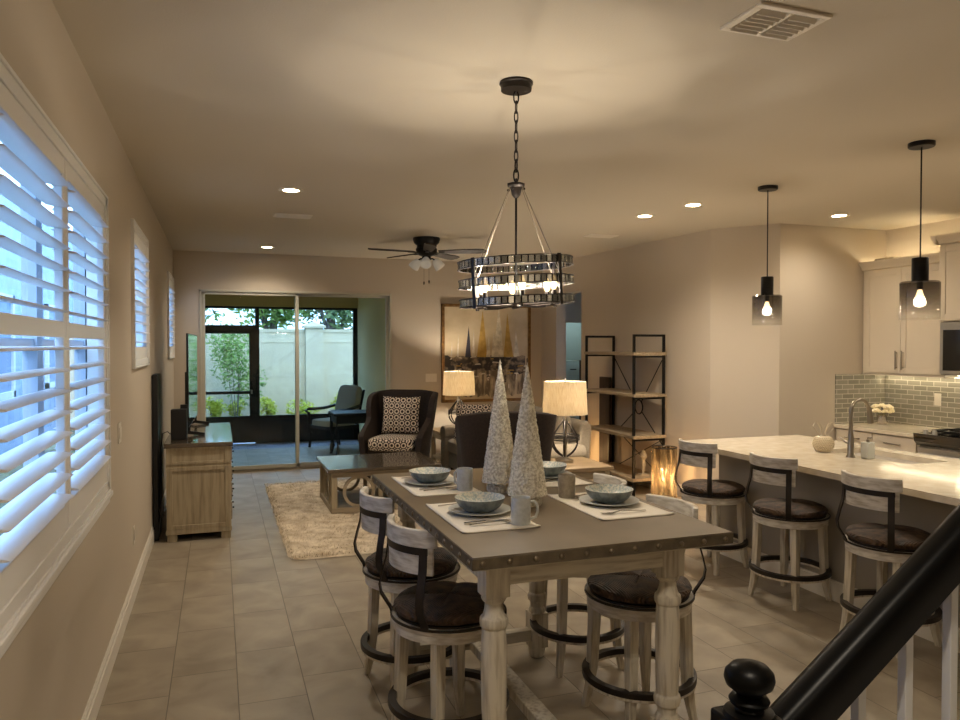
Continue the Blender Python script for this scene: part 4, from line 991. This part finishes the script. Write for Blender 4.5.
# ---------------------------------------------------------------- island
il = thing('kitchen_island', 'grey panelled island body under the cream quartz top', 'island', (0, 0, 0))
b = M(); b.box(3.90, 4.90, 1.6, 5.12, 0, .862); b.build('body', W['isl'], il, bevel=.003)
b = M()
for y0, y1 in ((1.7, 2.8), (2.85, 3.95), (4.0, 5.05)):
    pass
b.box(3.884, 3.90, 1.6, 5.136, 0, .12); b.box(3.90, 4.9, 5.12, 5.136, 0, .12); b.box(3.89, 3.90, 1.6, 5.13, .12, .135); b.build('baseboard', W['trim'], il)
ic = thing('island_countertop', 'cream quartz countertop on the island with an undermount sink', 'countertop', (0, 0, 0))
X0, X1, Y0, Y1, sx0, sx1, sy0, sy1 = 3.695, 4.97, 1.55, 5.40, 4.45, 4.82, 3.80, 4.56
b = M(); r_ = .03
b.box(X0, sx0, Y0, Y1, .862, .902); b.box(sx1, X1, Y0, Y1, .862, .902); b.box(sx0, sx1, Y0, sy0, .862, .902); b.box(sx0, sx1, sy1, Y1, .862, .902)
b.build('slab', W['quartz'], ic, smooth=False)
sk = thing('sink', 'steel undermount sink basin sunk in the island countertop', 'sink', (0, 0, 0))
b = M(); z0 = .66
for q in ((sx0 - .01, sx0, sy0, sy1), (sx1, sx1 + .01, sy0, sy1), (sx0, sx1, sy0 - .01, sy0), (sx0, sx1, sy1, sy1 + .01)): b.box(q[0], q[1], q[2], q[3], z0, .8615)
b.box(sx0, sx1, sy0, sy1, z0 - .01, z0); b.build('basin', W['basin'], sk); M().lathe([(.001, .002), (.04, .002), (.045, 0)], ((sx0 + sx1) / 2, 4.18, z0), 20).build('drain', W['nickel'], sk)
fc = thing('faucet', 'brushed nickel gooseneck faucet on the island by the sink', 'faucet', (4.33, 4.18, .902))
b = M(); b.lathe([(.001, 0), (.032, 0), (.03, .012), (.025, .02), (.022, .12), (.018, .16), (.014, .20)], seg=24)
pts = [(0, 0, .18), (0, 0, .30)] + [(.085 - .085 * math.cos(a), 0, .33 + .088 * math.sin(a)) for a in [PI * i / 14 for i in range(13)]]; b.sweep(pts, .0135, up=(0, 1, 0), seg=14); b.build('spout', W['nickel'], fc)
e = V(pts[-1]); b = M(); b.cyl(e, e + V((.012, 0, -.03)), .015, .017, 16); b.cyl(e + V((.012, 0, -.03)), e + V((.028, 0, -.125)), .017, .025, 16); b.build('spray_head', W['nickel'], fc)
b = M(); b.cyl((0, .0, .10), (-.0, .05, .11), .013, .011); b.cyl((0, .05, .11), (-.0, .10, .135), .008, .006); b.build('lever', W['nickel'], fc)
sd = thing('soap_dispenser', 'square pale glass soap bottle beside the faucet', 'soap dispenser', (4.395, 4.09, .902))
b = M(); b.box(-.034, .034, -.034, .034, 0, .12); b.build('bottle', W['soap'], sd, bevel=.008); b = M(); b.cyl((0, 0, .12), (0, 0, .138), .011); b.cyl((0, 0, .135), (0, 0, .15), .004); b.cyl((0, 0, .15), (.035, 0, .147), .005); b.build('pump', W['nickel'], sd)
br = thing('dish_brush', 'round dark headed brush lying by the sink', 'brush', (4.50, 4.62, .902))
b = M(); b.ball((-.05, 0, .045), (.024, .024, .022), 14, 10); b.build('head', W['dwood'], br); b = M(); b.lathe([(.03, 0), (.03, .03), (.012, .035)], (-.05, 0, 0), 14); b.build('holder', W['ceramic'], br)
vs_ = thing('beaded_vase', 'round beaded pearl vase on the far end of the island', 'vase', (4.36, 4.47, .902)); vs_.scale = (.88, .88, .88)
b = M(); b.lathe([(.001, .002), (.05, .002), (.075, .04), (.082, .08), (.07, .12), (.045, .14), (.04, .138), (.06, .115), (.07, .08), (.06, .04), (.001, .01)], seg=28); b.build('body', W['shell'], vs_)
b = M()
for j in range(9):
    z = .012 + .014 * j; r_ = .055 + .029 * math.sin(PI * (j + .6) / 9.4)
    for i in range(26): a = 2 * PI * (i + .5 * (j % 2)) / 26; b.ball((r_ * math.cos(a), r_ * math.sin(a), z), .0075, 6, 5)
b.build('beads', W['shell'], vs_)
b = M()
for i in range(4):
    a = i * 1.7; b.sweep([(.01 * math.cos(a), .01 * math.sin(a), .10), (.03 * math.cos(a), .03 * math.sin(a), .20), (.075 * math.cos(a), .075 * math.sin(a), .265), (.085 * math.cos(a + .5), .085 * math.sin(a + .5), .215), (.03 * math.cos(a + .5), .03 * math.sin(a + .5), .14)], .0026, seg=6)
b.build('twigs', W['twig'], vs_)

# ---------------------------------------------------------------- kitchen run on the far right
KF = 6.14
bc = thing('base_cabinet', 'cream base cabinet run with drawers along the tiled wall', 'cabinet', (0, 0, 0))
b = M(); b.box(KF + .02, XK - .002, 5.155, 6.13, .10, .85); b.box(KF + .08, XK - .002, 5.155, 6.13, 0, .10); b.build('body', W['cab'], bc)
for y0, y1 in ((5.17, 5.66), (5.67, 6.12)):
    b = M(); b.box(KF, KF + .02, y0, y1, .69, .84); f = b.build('drawer', W['cab'], bc, bevel=.003)
    b = M(); ym = (y0 + y1) / 2; b.cyl((KF - .025, ym - .09, .765), (KF - .025, ym + .09, .765), .006); b.cyl((KF - .025, ym - .075, .765), (KF, ym - .075, .765), .005); b.cyl((KF - .025, ym + .075, .765), (KF, ym + .075, .765), .005); b.build('drawer_handle', W['nickel'], f)
    b = M(); b.box(KF, KF + .02, y0, y1, .12, .68); f = b.build('cabinet_door', W['cab'], bc, bevel=.003)
kc = M(); kc.box(KF - .025, XK, 5.155, 6.135, .85, .885); tag(kc.build('kitchen_countertop', W['quartz'], bevel=.003), 'cream quartz countertop between the recess wall and the range', 'countertop')
b = M(); b.box(XK - .008, XK, 3.4, 6.132, .885, 1.41); o = b.build('trim_3', W['bsub2']); o['kind'] = 'structure'
b = M(); b.box(6.14, XK - .008, 6.132, 6.14, .885, 1.41); o = b.build('trim_4', W['bsub']); o['kind'] = 'structure'
def shaker(b, x, y0, y1, z0, z1, w=.06):
    b.box(x, x + .0119, y0 + w - .001, y1 - w + .001, z0 + w - .001, z1 - w + .001)
    for q in ((y0, y0 + w, z0, z1), (y1 - w, y1, z0, z1), (y0 + w, y1 - w, z0, z0 + w), (y0 + w, y1 - w, z1 - w, z1)): b.box(x - .008, x + .0118, *q)
def crown(b, x0, x1, y0, y1, z0, ends):
    prof = [(0, 0), (-.02, .01), (-.022, .03), (-.05, .06), (-.06, .075), (-.062, .09), (0, .09)]
    b.prism([(x0 + p, z0 + z) for p, z in prof], y0 - .055 * ends[0], y1 + .0 * ends[1], 'y')
    if ends[0]: b.prism([(y0 + p, z0 + z) for p, z in prof], x0, x1, 'x')
uc = thing('wall_cabinet', 'cream two door wall cabinet above the tiled backsplash corner', 'cabinet', (0, 0, 0))
UX = 6.50
b = M(); b.box(UX + .012, XK, 5.18, 6.135, 1.42, 2.52); b.box(UX, XK - .02, 5.18, 6.135, 1.405, 1.42); b.build('body', W['cab'], uc)
b = M(); crown(b, UX, XK, 5.18, 6.135, 2.505, (0, 0)); b.build('crown_moulding', W['cab'], uc)
ymid = (5.18 + 6.135) / 2
for y0, y1, s_ in ((5.185, ymid - .002, 1), (ymid + .002, 6.10, -1)):
    b = M(); shaker(b, UX, y0, y1, 1.43, 2.495); f = b.build('cabinet_door', W['cab'], uc, bevel=.002)
    yh = (y1 - .035) if s_ > 0 else (y0 + .035)
    b = M(); b.cyl((UX - .035, yh, 1.47), (UX - .035, yh, 1.66), .007); b.cyl((UX - .035, yh, 1.49), (UX - .008, yh, 1.49), .005); b.cyl((UX - .035, yh, 1.64), (UX - .008, yh, 1.64), .005); b.build('door_handle', W['nickel'], f)
mc = thing('wall_cabinet', 'taller cream wall cabinet above the microwave', 'cabinet', (0, 0, 0)); MX = 6.42
b = M(); b.box(MX + .012, XK, 4.41, 5.175, 1.94, 2.68); b.build('body', W['cab'], mc)
b = M(); crown(b, MX, XK, 4.41, 5.175, 2.66, (0, 0)); b.prism([(5.175 - p, 2.66 + z) for p, z in [(0, 0), (-.02, .01), (-.022, .03), (-.05, .06), (-.062, .09), (0, .09)]], MX - .055, XK, 'x'); b.build('crown_moulding', W['cab'], mc)
for y0, y1 in ((4.415, 4.79), (4.795, 5.17)):
    b = M(); shaker(b, MX, y0, y1, 1.95, 2.65); b.build('cabinet_door', W['cab'], mc, bevel=.002)
mw = thing('microwave', 'steel and black microwave above the range', 'microwave', (0, 0, 0))
b = M(); b.box(MX + .02, XK, 4.415, 5.17, 1.435, 1.935); b.build('body', W['steel'], mw, bevel=.004)
b = M(); b.box(MX, MX + .02, 4.42, 5.165, 1.45, 1.93); dd = b.build('door', W['steel'], mw, bevel=.004); b = M(); b.box(MX - .003, MX, 4.5, 5.13, 1.48, 1.86); b.build('window', W['screen'], dd)
rn = thing('range', 'black glass and steel cooking range beside the drawer cabinet', 'range', (0, 0, 0))
b = M(); b.box(KF + .02, XK - .01, 4.39, 5.15, 0, .88); b.build('body', W['steel'], rn, bevel=.003)
b = M(); b.prism([(KF - .06, .905), (KF - .05, .83), (KF - .01, .79), (KF + .05, .79), (KF + .05, .905)], 4.385, 5.152, 'y'); b.build('control_panel', W['screen'], rn, bevel=.004)
b = M(); b.box(KF + .02, XK - .01, 4.39, 5.15, .88, .905); b.build('cooktop', W['screen'], rn)
b = M(); b.box(KF - .02, KF + .02, 4.40, 5.14, .15, .775); b.build('oven_door', W['steel'], rn, bevel=.004)
b = M(); b.cyl((KF - .06, 4.45, .72), (KF - .06, 5.09, .72), .012); b.build('oven_handle', W['steel'], rn)
for i in range(4):
    y = 5.07 - i * .09 - (.2 if i > 1 else 0); b = M(); b.lathe([(.001, .035), (.018, .035), (.022, .01), (.024, 0)], (KF + .0, y, .905), 18); b.build('knob', W['steel'], rn)
b = M()
for y in (4.45, 4.62, 4.80, 4.95, 5.10): b.box(KF + .12, XK - .06, y - .006, y + .006, .915, .932)
for x in (KF + .12, KF + .33, XK - .06): b.box(x - .006, x + .006, 4.45, 5.10, .915, .932)
for x in (KF + .12, XK - .07):
    for y in (4.45, 4.77, 5.10): b.box(x - .008, x + .008, y - .008, y + .008, .905, .92)
b.build('grate', W['black'], rn)
# led strips
b = M(); b.box(6.74, 6.76, 5.20, 6.10, 1.400, 1.405); o = b.build('led_strip', W['led']); tag(o, 'warm led strip under the two door wall cabinet', 'light strip')
b = M(); b.box(6.60, 6.63, 4.45, 5.12, 1.426, 1.434); o = b.build('led_strip', W['led']); tag(o, 'warm light strip under the microwave over the range', 'light strip')
b = M(); b.box(6.60, 6.62, 5.20, 6.10, 2.54, 2.55); o = b.build('led_strip', W['led']); tag(o, 'warm led strip on top of the two door wall cabinet', 'light strip')
fl = thing('flower_vase', 'silver vase of cream roses on the kitchen counter by the tiled corner', 'vase of flowers', (6.56, 5.93, .885))
b = M(); b.lathe([(.001, 0), (.045, 0), (.048, .04), (.05, .10), (.045, .10), (.04, .09), (.001, .06)], seg=24); b.build('vase', W['silver'], fl)
rnd = random.Random(9)
for i in range(9):
    a = rnd.uniform(0, 6.28); r_ = 0 if i == 0 else rnd.uniform(.05, .075); c = V((r_ * math.cos(a + i * .8), r_ * math.sin(a + i * .8), .150 + (.05 if i < 4 else 0) + rnd.uniform(-.015, .015)))
    b = M()
    for k_ in range(12):
        th = k_ * 2.4; rr = .010 + .0024 * k_; pc_ = c + V((math.cos(th) * rr, math.sin(th) * rr, .012 - .0018 * k_)); b.ball(tuple(pc_), (.019, .019, .016), 8, 6)
    b.build('bloom', W['flower'], fl)
b = M()
for i in range(6): a = i; b.cyl((0, 0, .02), (.05 * math.cos(a), .05 * math.sin(a), .14), .002, seg=5)
b.build('stems', W['leafd'], fl)
st = thing('decor_sign', 'small pale ornament lying on top of the two door wall cabinet', 'ornament', (6.60, 5.92, 2.596))
b = M(); b.box(-.05, .05, -.12, .12, 0, .035); b.build('body', W['ceramic2'], st, bevel=.01)

# ---------------------------------------------------------------- ceiling fixtures
def downlight(label, x, y, pw=62):
    t = thing('recessed_or_fill_light', label, 'ceiling light', (x, y, H), 0, 'recessed ceiling lights')
    b = M(); b.lathe([(.062, -.001), (.064, -.005), (.092, -.006), (.098, -.002), (.098, -.0005)], seg=36, caps=False); b.build('trim_ring', W['white'], t)
    b = M(); b.lathe([(.001, -.003), (.062, -.003), (.062, -.001), (.001, -.001)], seg=30); b.build('lens', W['can'], t)
    lamp('SPOT', (0, 0, -.02), pw, (1, .88, .72), .05, t, spot_size=math.radians(150), spot_blend=1)
    return t
for lb, x, y in [('recessed ceiling light over the shag rug near the long slot vent', .554, 6.13), ('recessed ceiling light nearest the sliding glass door', .586, 9.77),
                 ('recessed ceiling light by the corner wall, further from the hanging lamps', 3.87, 6.22), ('recessed ceiling light by the corner wall, closer to the small pendant', 3.97, 5.59),
                 ('recessed ceiling light between the two pendants near the recess wall', 5.61, 5.58), ('added unseen fill light over the kitchen aisle by the range', 5.6, 3.2), ('added unseen fill light over the near end of the kitchen aisle', 5.6, 1.0), ('added unseen fill light over the entry by the window wall behind the dining area', .6, .6), ('added unseen fill light at the far entry end of the room', .6, -1.6)]:  # last four are out of view, added to lift the room's light
    downlight(lb, x, y, 26 if abs(x - 5.61) < .01 else 62)
av = thing('air_vent', 'square white louvered air vent on the ceiling near the chandelier', 'vent', (2.02, 2.33, H))
b = M()
for q in ((-.165, .165, -.118, -.09), (-.165, .165, .09, .118), (-.165, -.135, -.09, .09), (.135, .165, -.09, .09), (-.01, .01, -.09, .09)): b.box(q[0], q[1], q[2], q[3], -.012, 0)
b.build('frame', W['white'], av, bevel=.003)
b = M(); b.box(-.135, .135, -.09, .09, -.002, 0); b.build('backing', mat('dark duct', (34, 28, 22), .9), av)
for s_ in (-1, 1):
    for i in range(6):
        y = -.075 + i * .03; b = M(); x0, x1 = (.01, .135) if s_ > 0 else (-.135, -.01); b.prism([(y, -.003), (y + .003, -.003), (y + .019, -.019), (y + .016, -.019)], x0, x1, 'x'); b.build('slat', W['white'], av)
def slot_vent(label, x, y):
    t = thing('air_vent', label, 'vent', (x, y, H)); b = M(); b.box(-.175, .175, -.10, .10, -.008, 0); b.build('frame', W['white'], t, bevel=.003)
    for i in range(5):
        b = M(); b.box(-.15, .15, -.075 + i * .034, -.061 + i * .034, -.014, -.008); b.build('slat', W['white'], t)
slot_vent('flat white slot vent on the ceiling between two recessed lights', .68, 7.33)
slot_vent('flat white vent on the ceiling near the corner wall', 4.10, 7.50)

# ceiling fan
fn = thing('ceiling_fan', 'dark five blade ceiling fan with frosted glass lights over the living area', 'ceiling fan', (2.28, 8.34, H))
b = M(); b.lathe([(.001, 0), (.155, 0), (.158, -.02), (.145, -.06), (.11, -.09), (.112, -.11), (.125, -.13), (.12, -.17), (.09, -.20), (.05, -.215), (.001, -.215)], seg=36); b.build('housing', W['black'], fn)
av_ = math.atan2(2.28, 8.34)
for i, ph in enumerate((-14, 58, 130, 202, 274)):
    # ph measured from screen right, turning away from the camera
    ang = math.radians(ph) - av_
    b = M(); b.prism([(.15, -.045), (.30, -.058), (.60, -.070), (.68, -.060), (.705, 0), (.68, .060), (.60, .070), (.30, .058), (.15, .045)], -.006, .006); b.xf(Matrix.Rotation(math.radians(-12), 4, 'X'))
    bl = b.build('blade', W['dwood'], fn, loc=(0, 0, -.165)); bl.rotation_euler = (0, 0, ang)
    b = M(); b.sweep([(.08, 0, -.02), (.13, 0, -.012), (.22, 0, -.008)], .04, .008); b.build('bracket', W['bronze'], bl)
b = M(); b.lathe([(.001, -.215), (.05, -.215), (.055, -.25), (.03, -.27), (.001, -.27)], seg=24)
for i in range(3):
    a = 2 * PI * i / 3 + 4.4; b.sweep([(.03 * math.cos(a), .03 * math.sin(a), -.24), (.08 * math.cos(a), .08 * math.sin(a), -.235), (.11 * math.cos(a), .11 * math.sin(a), -.25)], .009)
b.build('light_kit', W['black'], fn)
for i in range(3):
    a = 2 * PI * i / 3 + 4.4; d = V((math.cos(a), math.sin(a), -1.1)).normalized()
    m_ = M(); m_.lathe([(.02, 0), (.03, .01), (.05, .05), (.058, .09), (.062, .115)], seg=24, caps=False); m_.xf(T4((.105 * math.cos(a), .105 * math.sin(a), -.245)) @ d.to_track_quat('Z', 'Y').to_matrix().to_4x4()); m_.build('glass_shade', W['frost'], fn, solid=.003)
for x, l in ((-.03, .30), (.03, .28)):
    b = M(); b.cyl((x, 0, -.26), (x, 0, -.26 - l * .8), .0015, seg=5); b.lathe([(.001, 0), (.009, -.01), (.008, -.035), (.001, -.045)], (x, 0, -.26 - l * .8), 10); b.build('pull_chain', W['black'], fn)

# pendants
def pendant(label, x, y):
    t = thing('pendant_light', label, 'pendant lamp', (x, y, H), 0, 'pendants over the island')
    b = M(); b.lathe([(.001, 0), (.075, 0), (.075, -.022), (.07, -.028), (.001, -.028)], seg=36); b.build('canopy', W['black'], t)
    M().cyl((0, 0, -.02), (0, 0, -.71), .0045, seg=8).build('rod', W['black'], t)
    b = M(); b.lathe([(.001, -.705), (.044, -.705), (.047, -.71), (.047, -.852), (.001, -.852)], seg=32); b.cyl((0, 0, -.85), (0, 0, -.90), .018); b.build('socket', W['black'], t)
    b = M(); R_ = .112; b.loops([[(r * math.cos(2 * PI * i / 56), r * math.sin(2 * PI * i / 56), z) for i in range(56)] for r, z in ((.046, -.850), (R_ - .008, -.850), (R_, -.858), (R_, -1.085), (R_ - .003, -1.085), (R_ - .003, -.861), (.046, -.853))], False, True); b.build('glass_shade', W['smoke'], t)
    M().lathe([(.012, -.90), (.016, -.92), (.028, -.955), (.028, -.975), (.018, -.995), (.001, -1.003)], seg=18).build('bulb', W['bulb'], t)
    lamp('POINT', (0, 0, -.965), 9, WARM, .035, t)
pendant('black capped smoked glass pendant over the far end of the island', 4.07, 4.76)
pendant('black capped smoked glass pendant in front of the wall cabinets', 4.08, 3.42)

# chandelier
CX, CY = 1.335, 3.275
ch = thing('chandelier', 'round three ring candle chandelier hanging over the dining table', 'chandelier', (CX, CY, H))
b = M(); b.lathe([(.001, 0), (.078, 0), (.080, -.010), (.074, -.014), (.072, -.040), (.001, -.044)], seg=40); b.build('canopy', W['bronze'], ch)
b = M(); z = -.045; k_ = 0
while z > -.47:
    hz = .036; pts = [(.010 * math.cos(a) if True else 0, 0, z - hz + (hz - .0) * .62 * math.sin(a) * 1.35) for a in [2 * PI * i / 14 for i in range(14)]]
    big = z > -.09 or z < -.36
    s_ = .012 if big else .009
    pts = [(s_ * math.cos(a), 0, z - .026 + .031 * math.sin(a)) for a in [2 * PI * i / 14 for i in range(14)]]
    if k_ % 2: pts = [(p[1], p[0], p[2]) for p in pts]
    b.sweep(pts, .0038 if big else .0028, up=(0, 1, 0) if k_ % 2 == 0 else (1, 0, 0), closed=True, seg=6); z -= .046; k_ += 1
b.build('chain', W['bronze'], ch)
b = M(); b.lathe([(.001, -.478), (.044, -.478), (.044, -.488), (.030, -.498), (.022, -.53), (.010, -.545), (.001, -.545)], seg=8)
for i in range(4):
    a = PI / 4 + i * PI / 2; b.ball((.040 * math.cos(a), .040 * math.sin(a), -.505), .007, 8, 6)
b.build('hub', W['bronze'], ch)
M().cyl((0, 0, -.54), (0, 0, -1.06), .0052, seg=12).build('stem', W['black'], ch)
tilt = Matrix.Rotation(-.055, 4, 'Y'); zc = -.95
def TL(p): return tuple(T4((0, 0, zc)) @ tilt @ T4((0, 0, -zc)) @ V(p))
RR = .272
for z in (-.858, -.945, -1.035):
    b = M(); b.loops([[TL((r * math.cos(2 * PI * i / 72), r * math.sin(2 * PI * i / 72), z + dz)) for i in range(72)] for r, dz in ((RR, -.016), (RR, .016), (RR - .004, .016), (RR - .004, -.016))], False, True); b.build('ring', W['seed'], ch)
    b = M()
    for dz in (-.017, .017): b.sweep([TL((RR * math.cos(2 * PI * i / 72), RR * math.sin(2 * PI * i / 72), z + dz)) for i in range(72)], .007, .004, closed=True)
    b.build('ring_rim', W['bronze'], ch)
for i in range(4):
    a = math.radians(-66 + 90 * i); p = V((RR + .003) * V((math.cos(a), math.sin(a), 0))); b = M(); b.sweep([TL((p.x, p.y, -.835)), TL((p.x, p.y, -1.065))], .018, .007, up=(math.cos(a), math.sin(a), 0)); b.build('strut', W['bronze'], ch)
b = M()
for i in range(4):
    a = math.radians(-66 + 90 * i); b.cyl((.04 * math.cos(a), .04 * math.sin(a), -.495), TL(((RR - .01) * math.cos(a), (RR - .01) * math.sin(a), -.90)), .0018, seg=6)
b.build('hanging_wire', W['nickel'], ch)
b = M(); b.lathe([(.001, -1.02), (.03, -1.025), (.034, -1.045), (.02, -1.065), (.001, -1.07)], seg=20)
for i in range(6):
    a = math.radians(15 + 60 * i); b.sweep([TL((0, 0, -1.05)), TL((.10 * math.cos(a), .10 * math.sin(a), -1.062)), TL((.17 * math.cos(a), .17 * math.sin(a), -1.06)), TL((.185 * math.cos(a), .185 * math.sin(a), -1.045))], .006)
for i in range(4):
    a = math.radians(-66 + 90 * i); b.sweep([TL((0, 0, -1.052)), TL((RR * math.cos(a), RR * math.sin(a), -1.052))], .006)
b.build('arms', W['bronze'], ch)
for i in range(6):
    a = math.radians(15 + 60 * i); x, y, z = TL((.185 * math.cos(a), .185 * math.sin(a), -1.045))
    b = M(); b.lathe([(.001, 0), (.018, .002), (.02, .008), (.011, .012), (.011, .055), (.001, .055)], (x, y, z), 16); cd = b.build('candle_socket', W['bronze'], ch)
    b = M(); b.lathe([(.007, .055), (.014, .068), (.0165, .083), (.013, .10), (.006, .118), (.001, .124)], (x, y, z), 14); b.build('bulb', W['bulb'], cd)
    lamp('POINT', (x, y, z + .085), 3.4, WARM, .009, ch)

# ---------------------------------------------------------------- stair newel, rail, balusters
nw = thing('newel_post', 'glossy black newel post with ball finial at the foot of the stairs', 'newel post', (.952, 1.154, -.012))
b = M(); b.box(-.052, .052, -.052, .052, 0, 1.022); b.box(-.06, .06, -.06, .06, 0, .12); b.build('post', W['gloss'], nw, bevel=.006)
b = M(); b.lathe([(.050, 1.02), (.046, 1.030), (.028, 1.034), (.026, 1.038), (.036, 1.046), (.038, 1.052), (.032, 1.060), (.024, 1.064), (.030, 1.070), (.043, 1.080), (.047, 1.092), (.045, 1.104), (.034, 1.116), (.016, 1.123), (.001, 1.125)], seg=36); b.build('finial', W['gloss'], nw)
SL = .72; Y0 = 1.154
rl = thing('stair_handrail', 'glossy black stair handrail climbing away from the newel post', 'handrail', (0, 0, 0))
sec = [(-.034, 0), (.034, 0), (.036, .04), (.036, .085), (.026, .104), (.012, .110), (-.012, .110), (-.026, .104), (-.036, .085), (-.036, .04)]
b = M(); rr = []
for x in (.975, 2.6):
    zb = .889 + (x - 1.0) * SL; rr.append([(x, Y0 + p, zb + q_ * .93) for p, q_ in sec])
b.loops(rr); b.build('rail', W['gloss'], rl)
for i in range(7):
    x = 1.222 + .1265 * (i - 1) if i else 1.222 - .1265
    if i == 0: continue
    zt_ = .868 + (x - 1.0) * SL; tread = .19 * (math.floor((x - 1.05) / .264) + 1)
    b = M(); b.box(x - .0105, x + .0105, Y0 - .0105, Y0 + .0105, tread, zt_ + .02)
    tag(b.build('baluster', W['glossw'], bevel=.002), ['white square baluster nearest the newel post under the black rail', 'second white baluster from the newel post', 'third white baluster from the newel post', 'white baluster further up the stairs'][min(i - 1, 3)], 'baluster', 'white balusters of the stair rail')
for n_ in range(6):
    b = M(); x0 = 1.05 + n_ * .264; b.box(x0, x0 + .30, .22, 1.20, .19 * (n_ + 1) - .035, .19 * (n_ + 1)); b.box(x0 + .02, x0 + .264, .24, 1.19, 0, .19 * (n_ + 1) - .035)
    o = b.build('stair_step', W['trim']); o['kind'] = 'structure'

bpy.data.objects.remove(bpy.data.objects['decor_bowl'])

# ---------------------------------------------------------------- sky, camera, view
w = bpy.data.worlds.new('sky'); S.world = w; w.use_nodes = True; t = w.node_tree; bg = t.nodes['Background']
tc = t.nodes.new('ShaderNodeTexCoord'); sp = t.nodes.new('ShaderNodeSeparateXYZ'); r = t.nodes.new('ShaderNodeValToRGB')
t.links.new(tc.outputs['Generated'], sp.inputs[0]); t.links.new(sp.outputs['Z'], r.inputs['Fac']); t.links.new(r.outputs['Color'], bg.inputs['Color'])
r.color_ramp.elements[0].color = (.44, .66, 1, 1); r.color_ramp.elements[1].color = (.31, .55, 1, 1); r.color_ramp.elements[1].position = .7
bg.inputs['Strength'].default_value = 5.0
so = lamp('SUN', (0, 0, 8), 1.6, (1, .90, .72), name='sun', angle=.6); so.rotation_euler = (math.radians(48), 0, math.radians(4))
cam = bpy.data.cameras.new('camera'); co = bpy.data.objects.new('camera', cam); C.objects.link(co); S.camera = co
co.location = (0, 0, 1.7158); co.rotation_euler = (PI / 2 - .01977, 0, -.3387); cam.sensor_width = 36; cam.lens = 741.9 / 960 * 36; cam.clip_start = .05; cam.clip_end = 200
S.view_settings.view_transform = 'Standard'; S.view_settings.look = 'None'; S.view_settings.gamma = 1; S.view_settings.exposure = .9
S.view_settings.use_curve_mapping = False
try:
    S.cycles.use_denoising = True; S.cycles.denoiser = 'OPENIMAGEDENOISE'; S.cycles.max_bounces = 8; S.cycles.transparent_max_bounces = 16; S.cycles.sample_clamp_indirect = 6; S.cycles.caustics_reflective = False; S.cycles.caustics_refractive = False
except Exception: pass
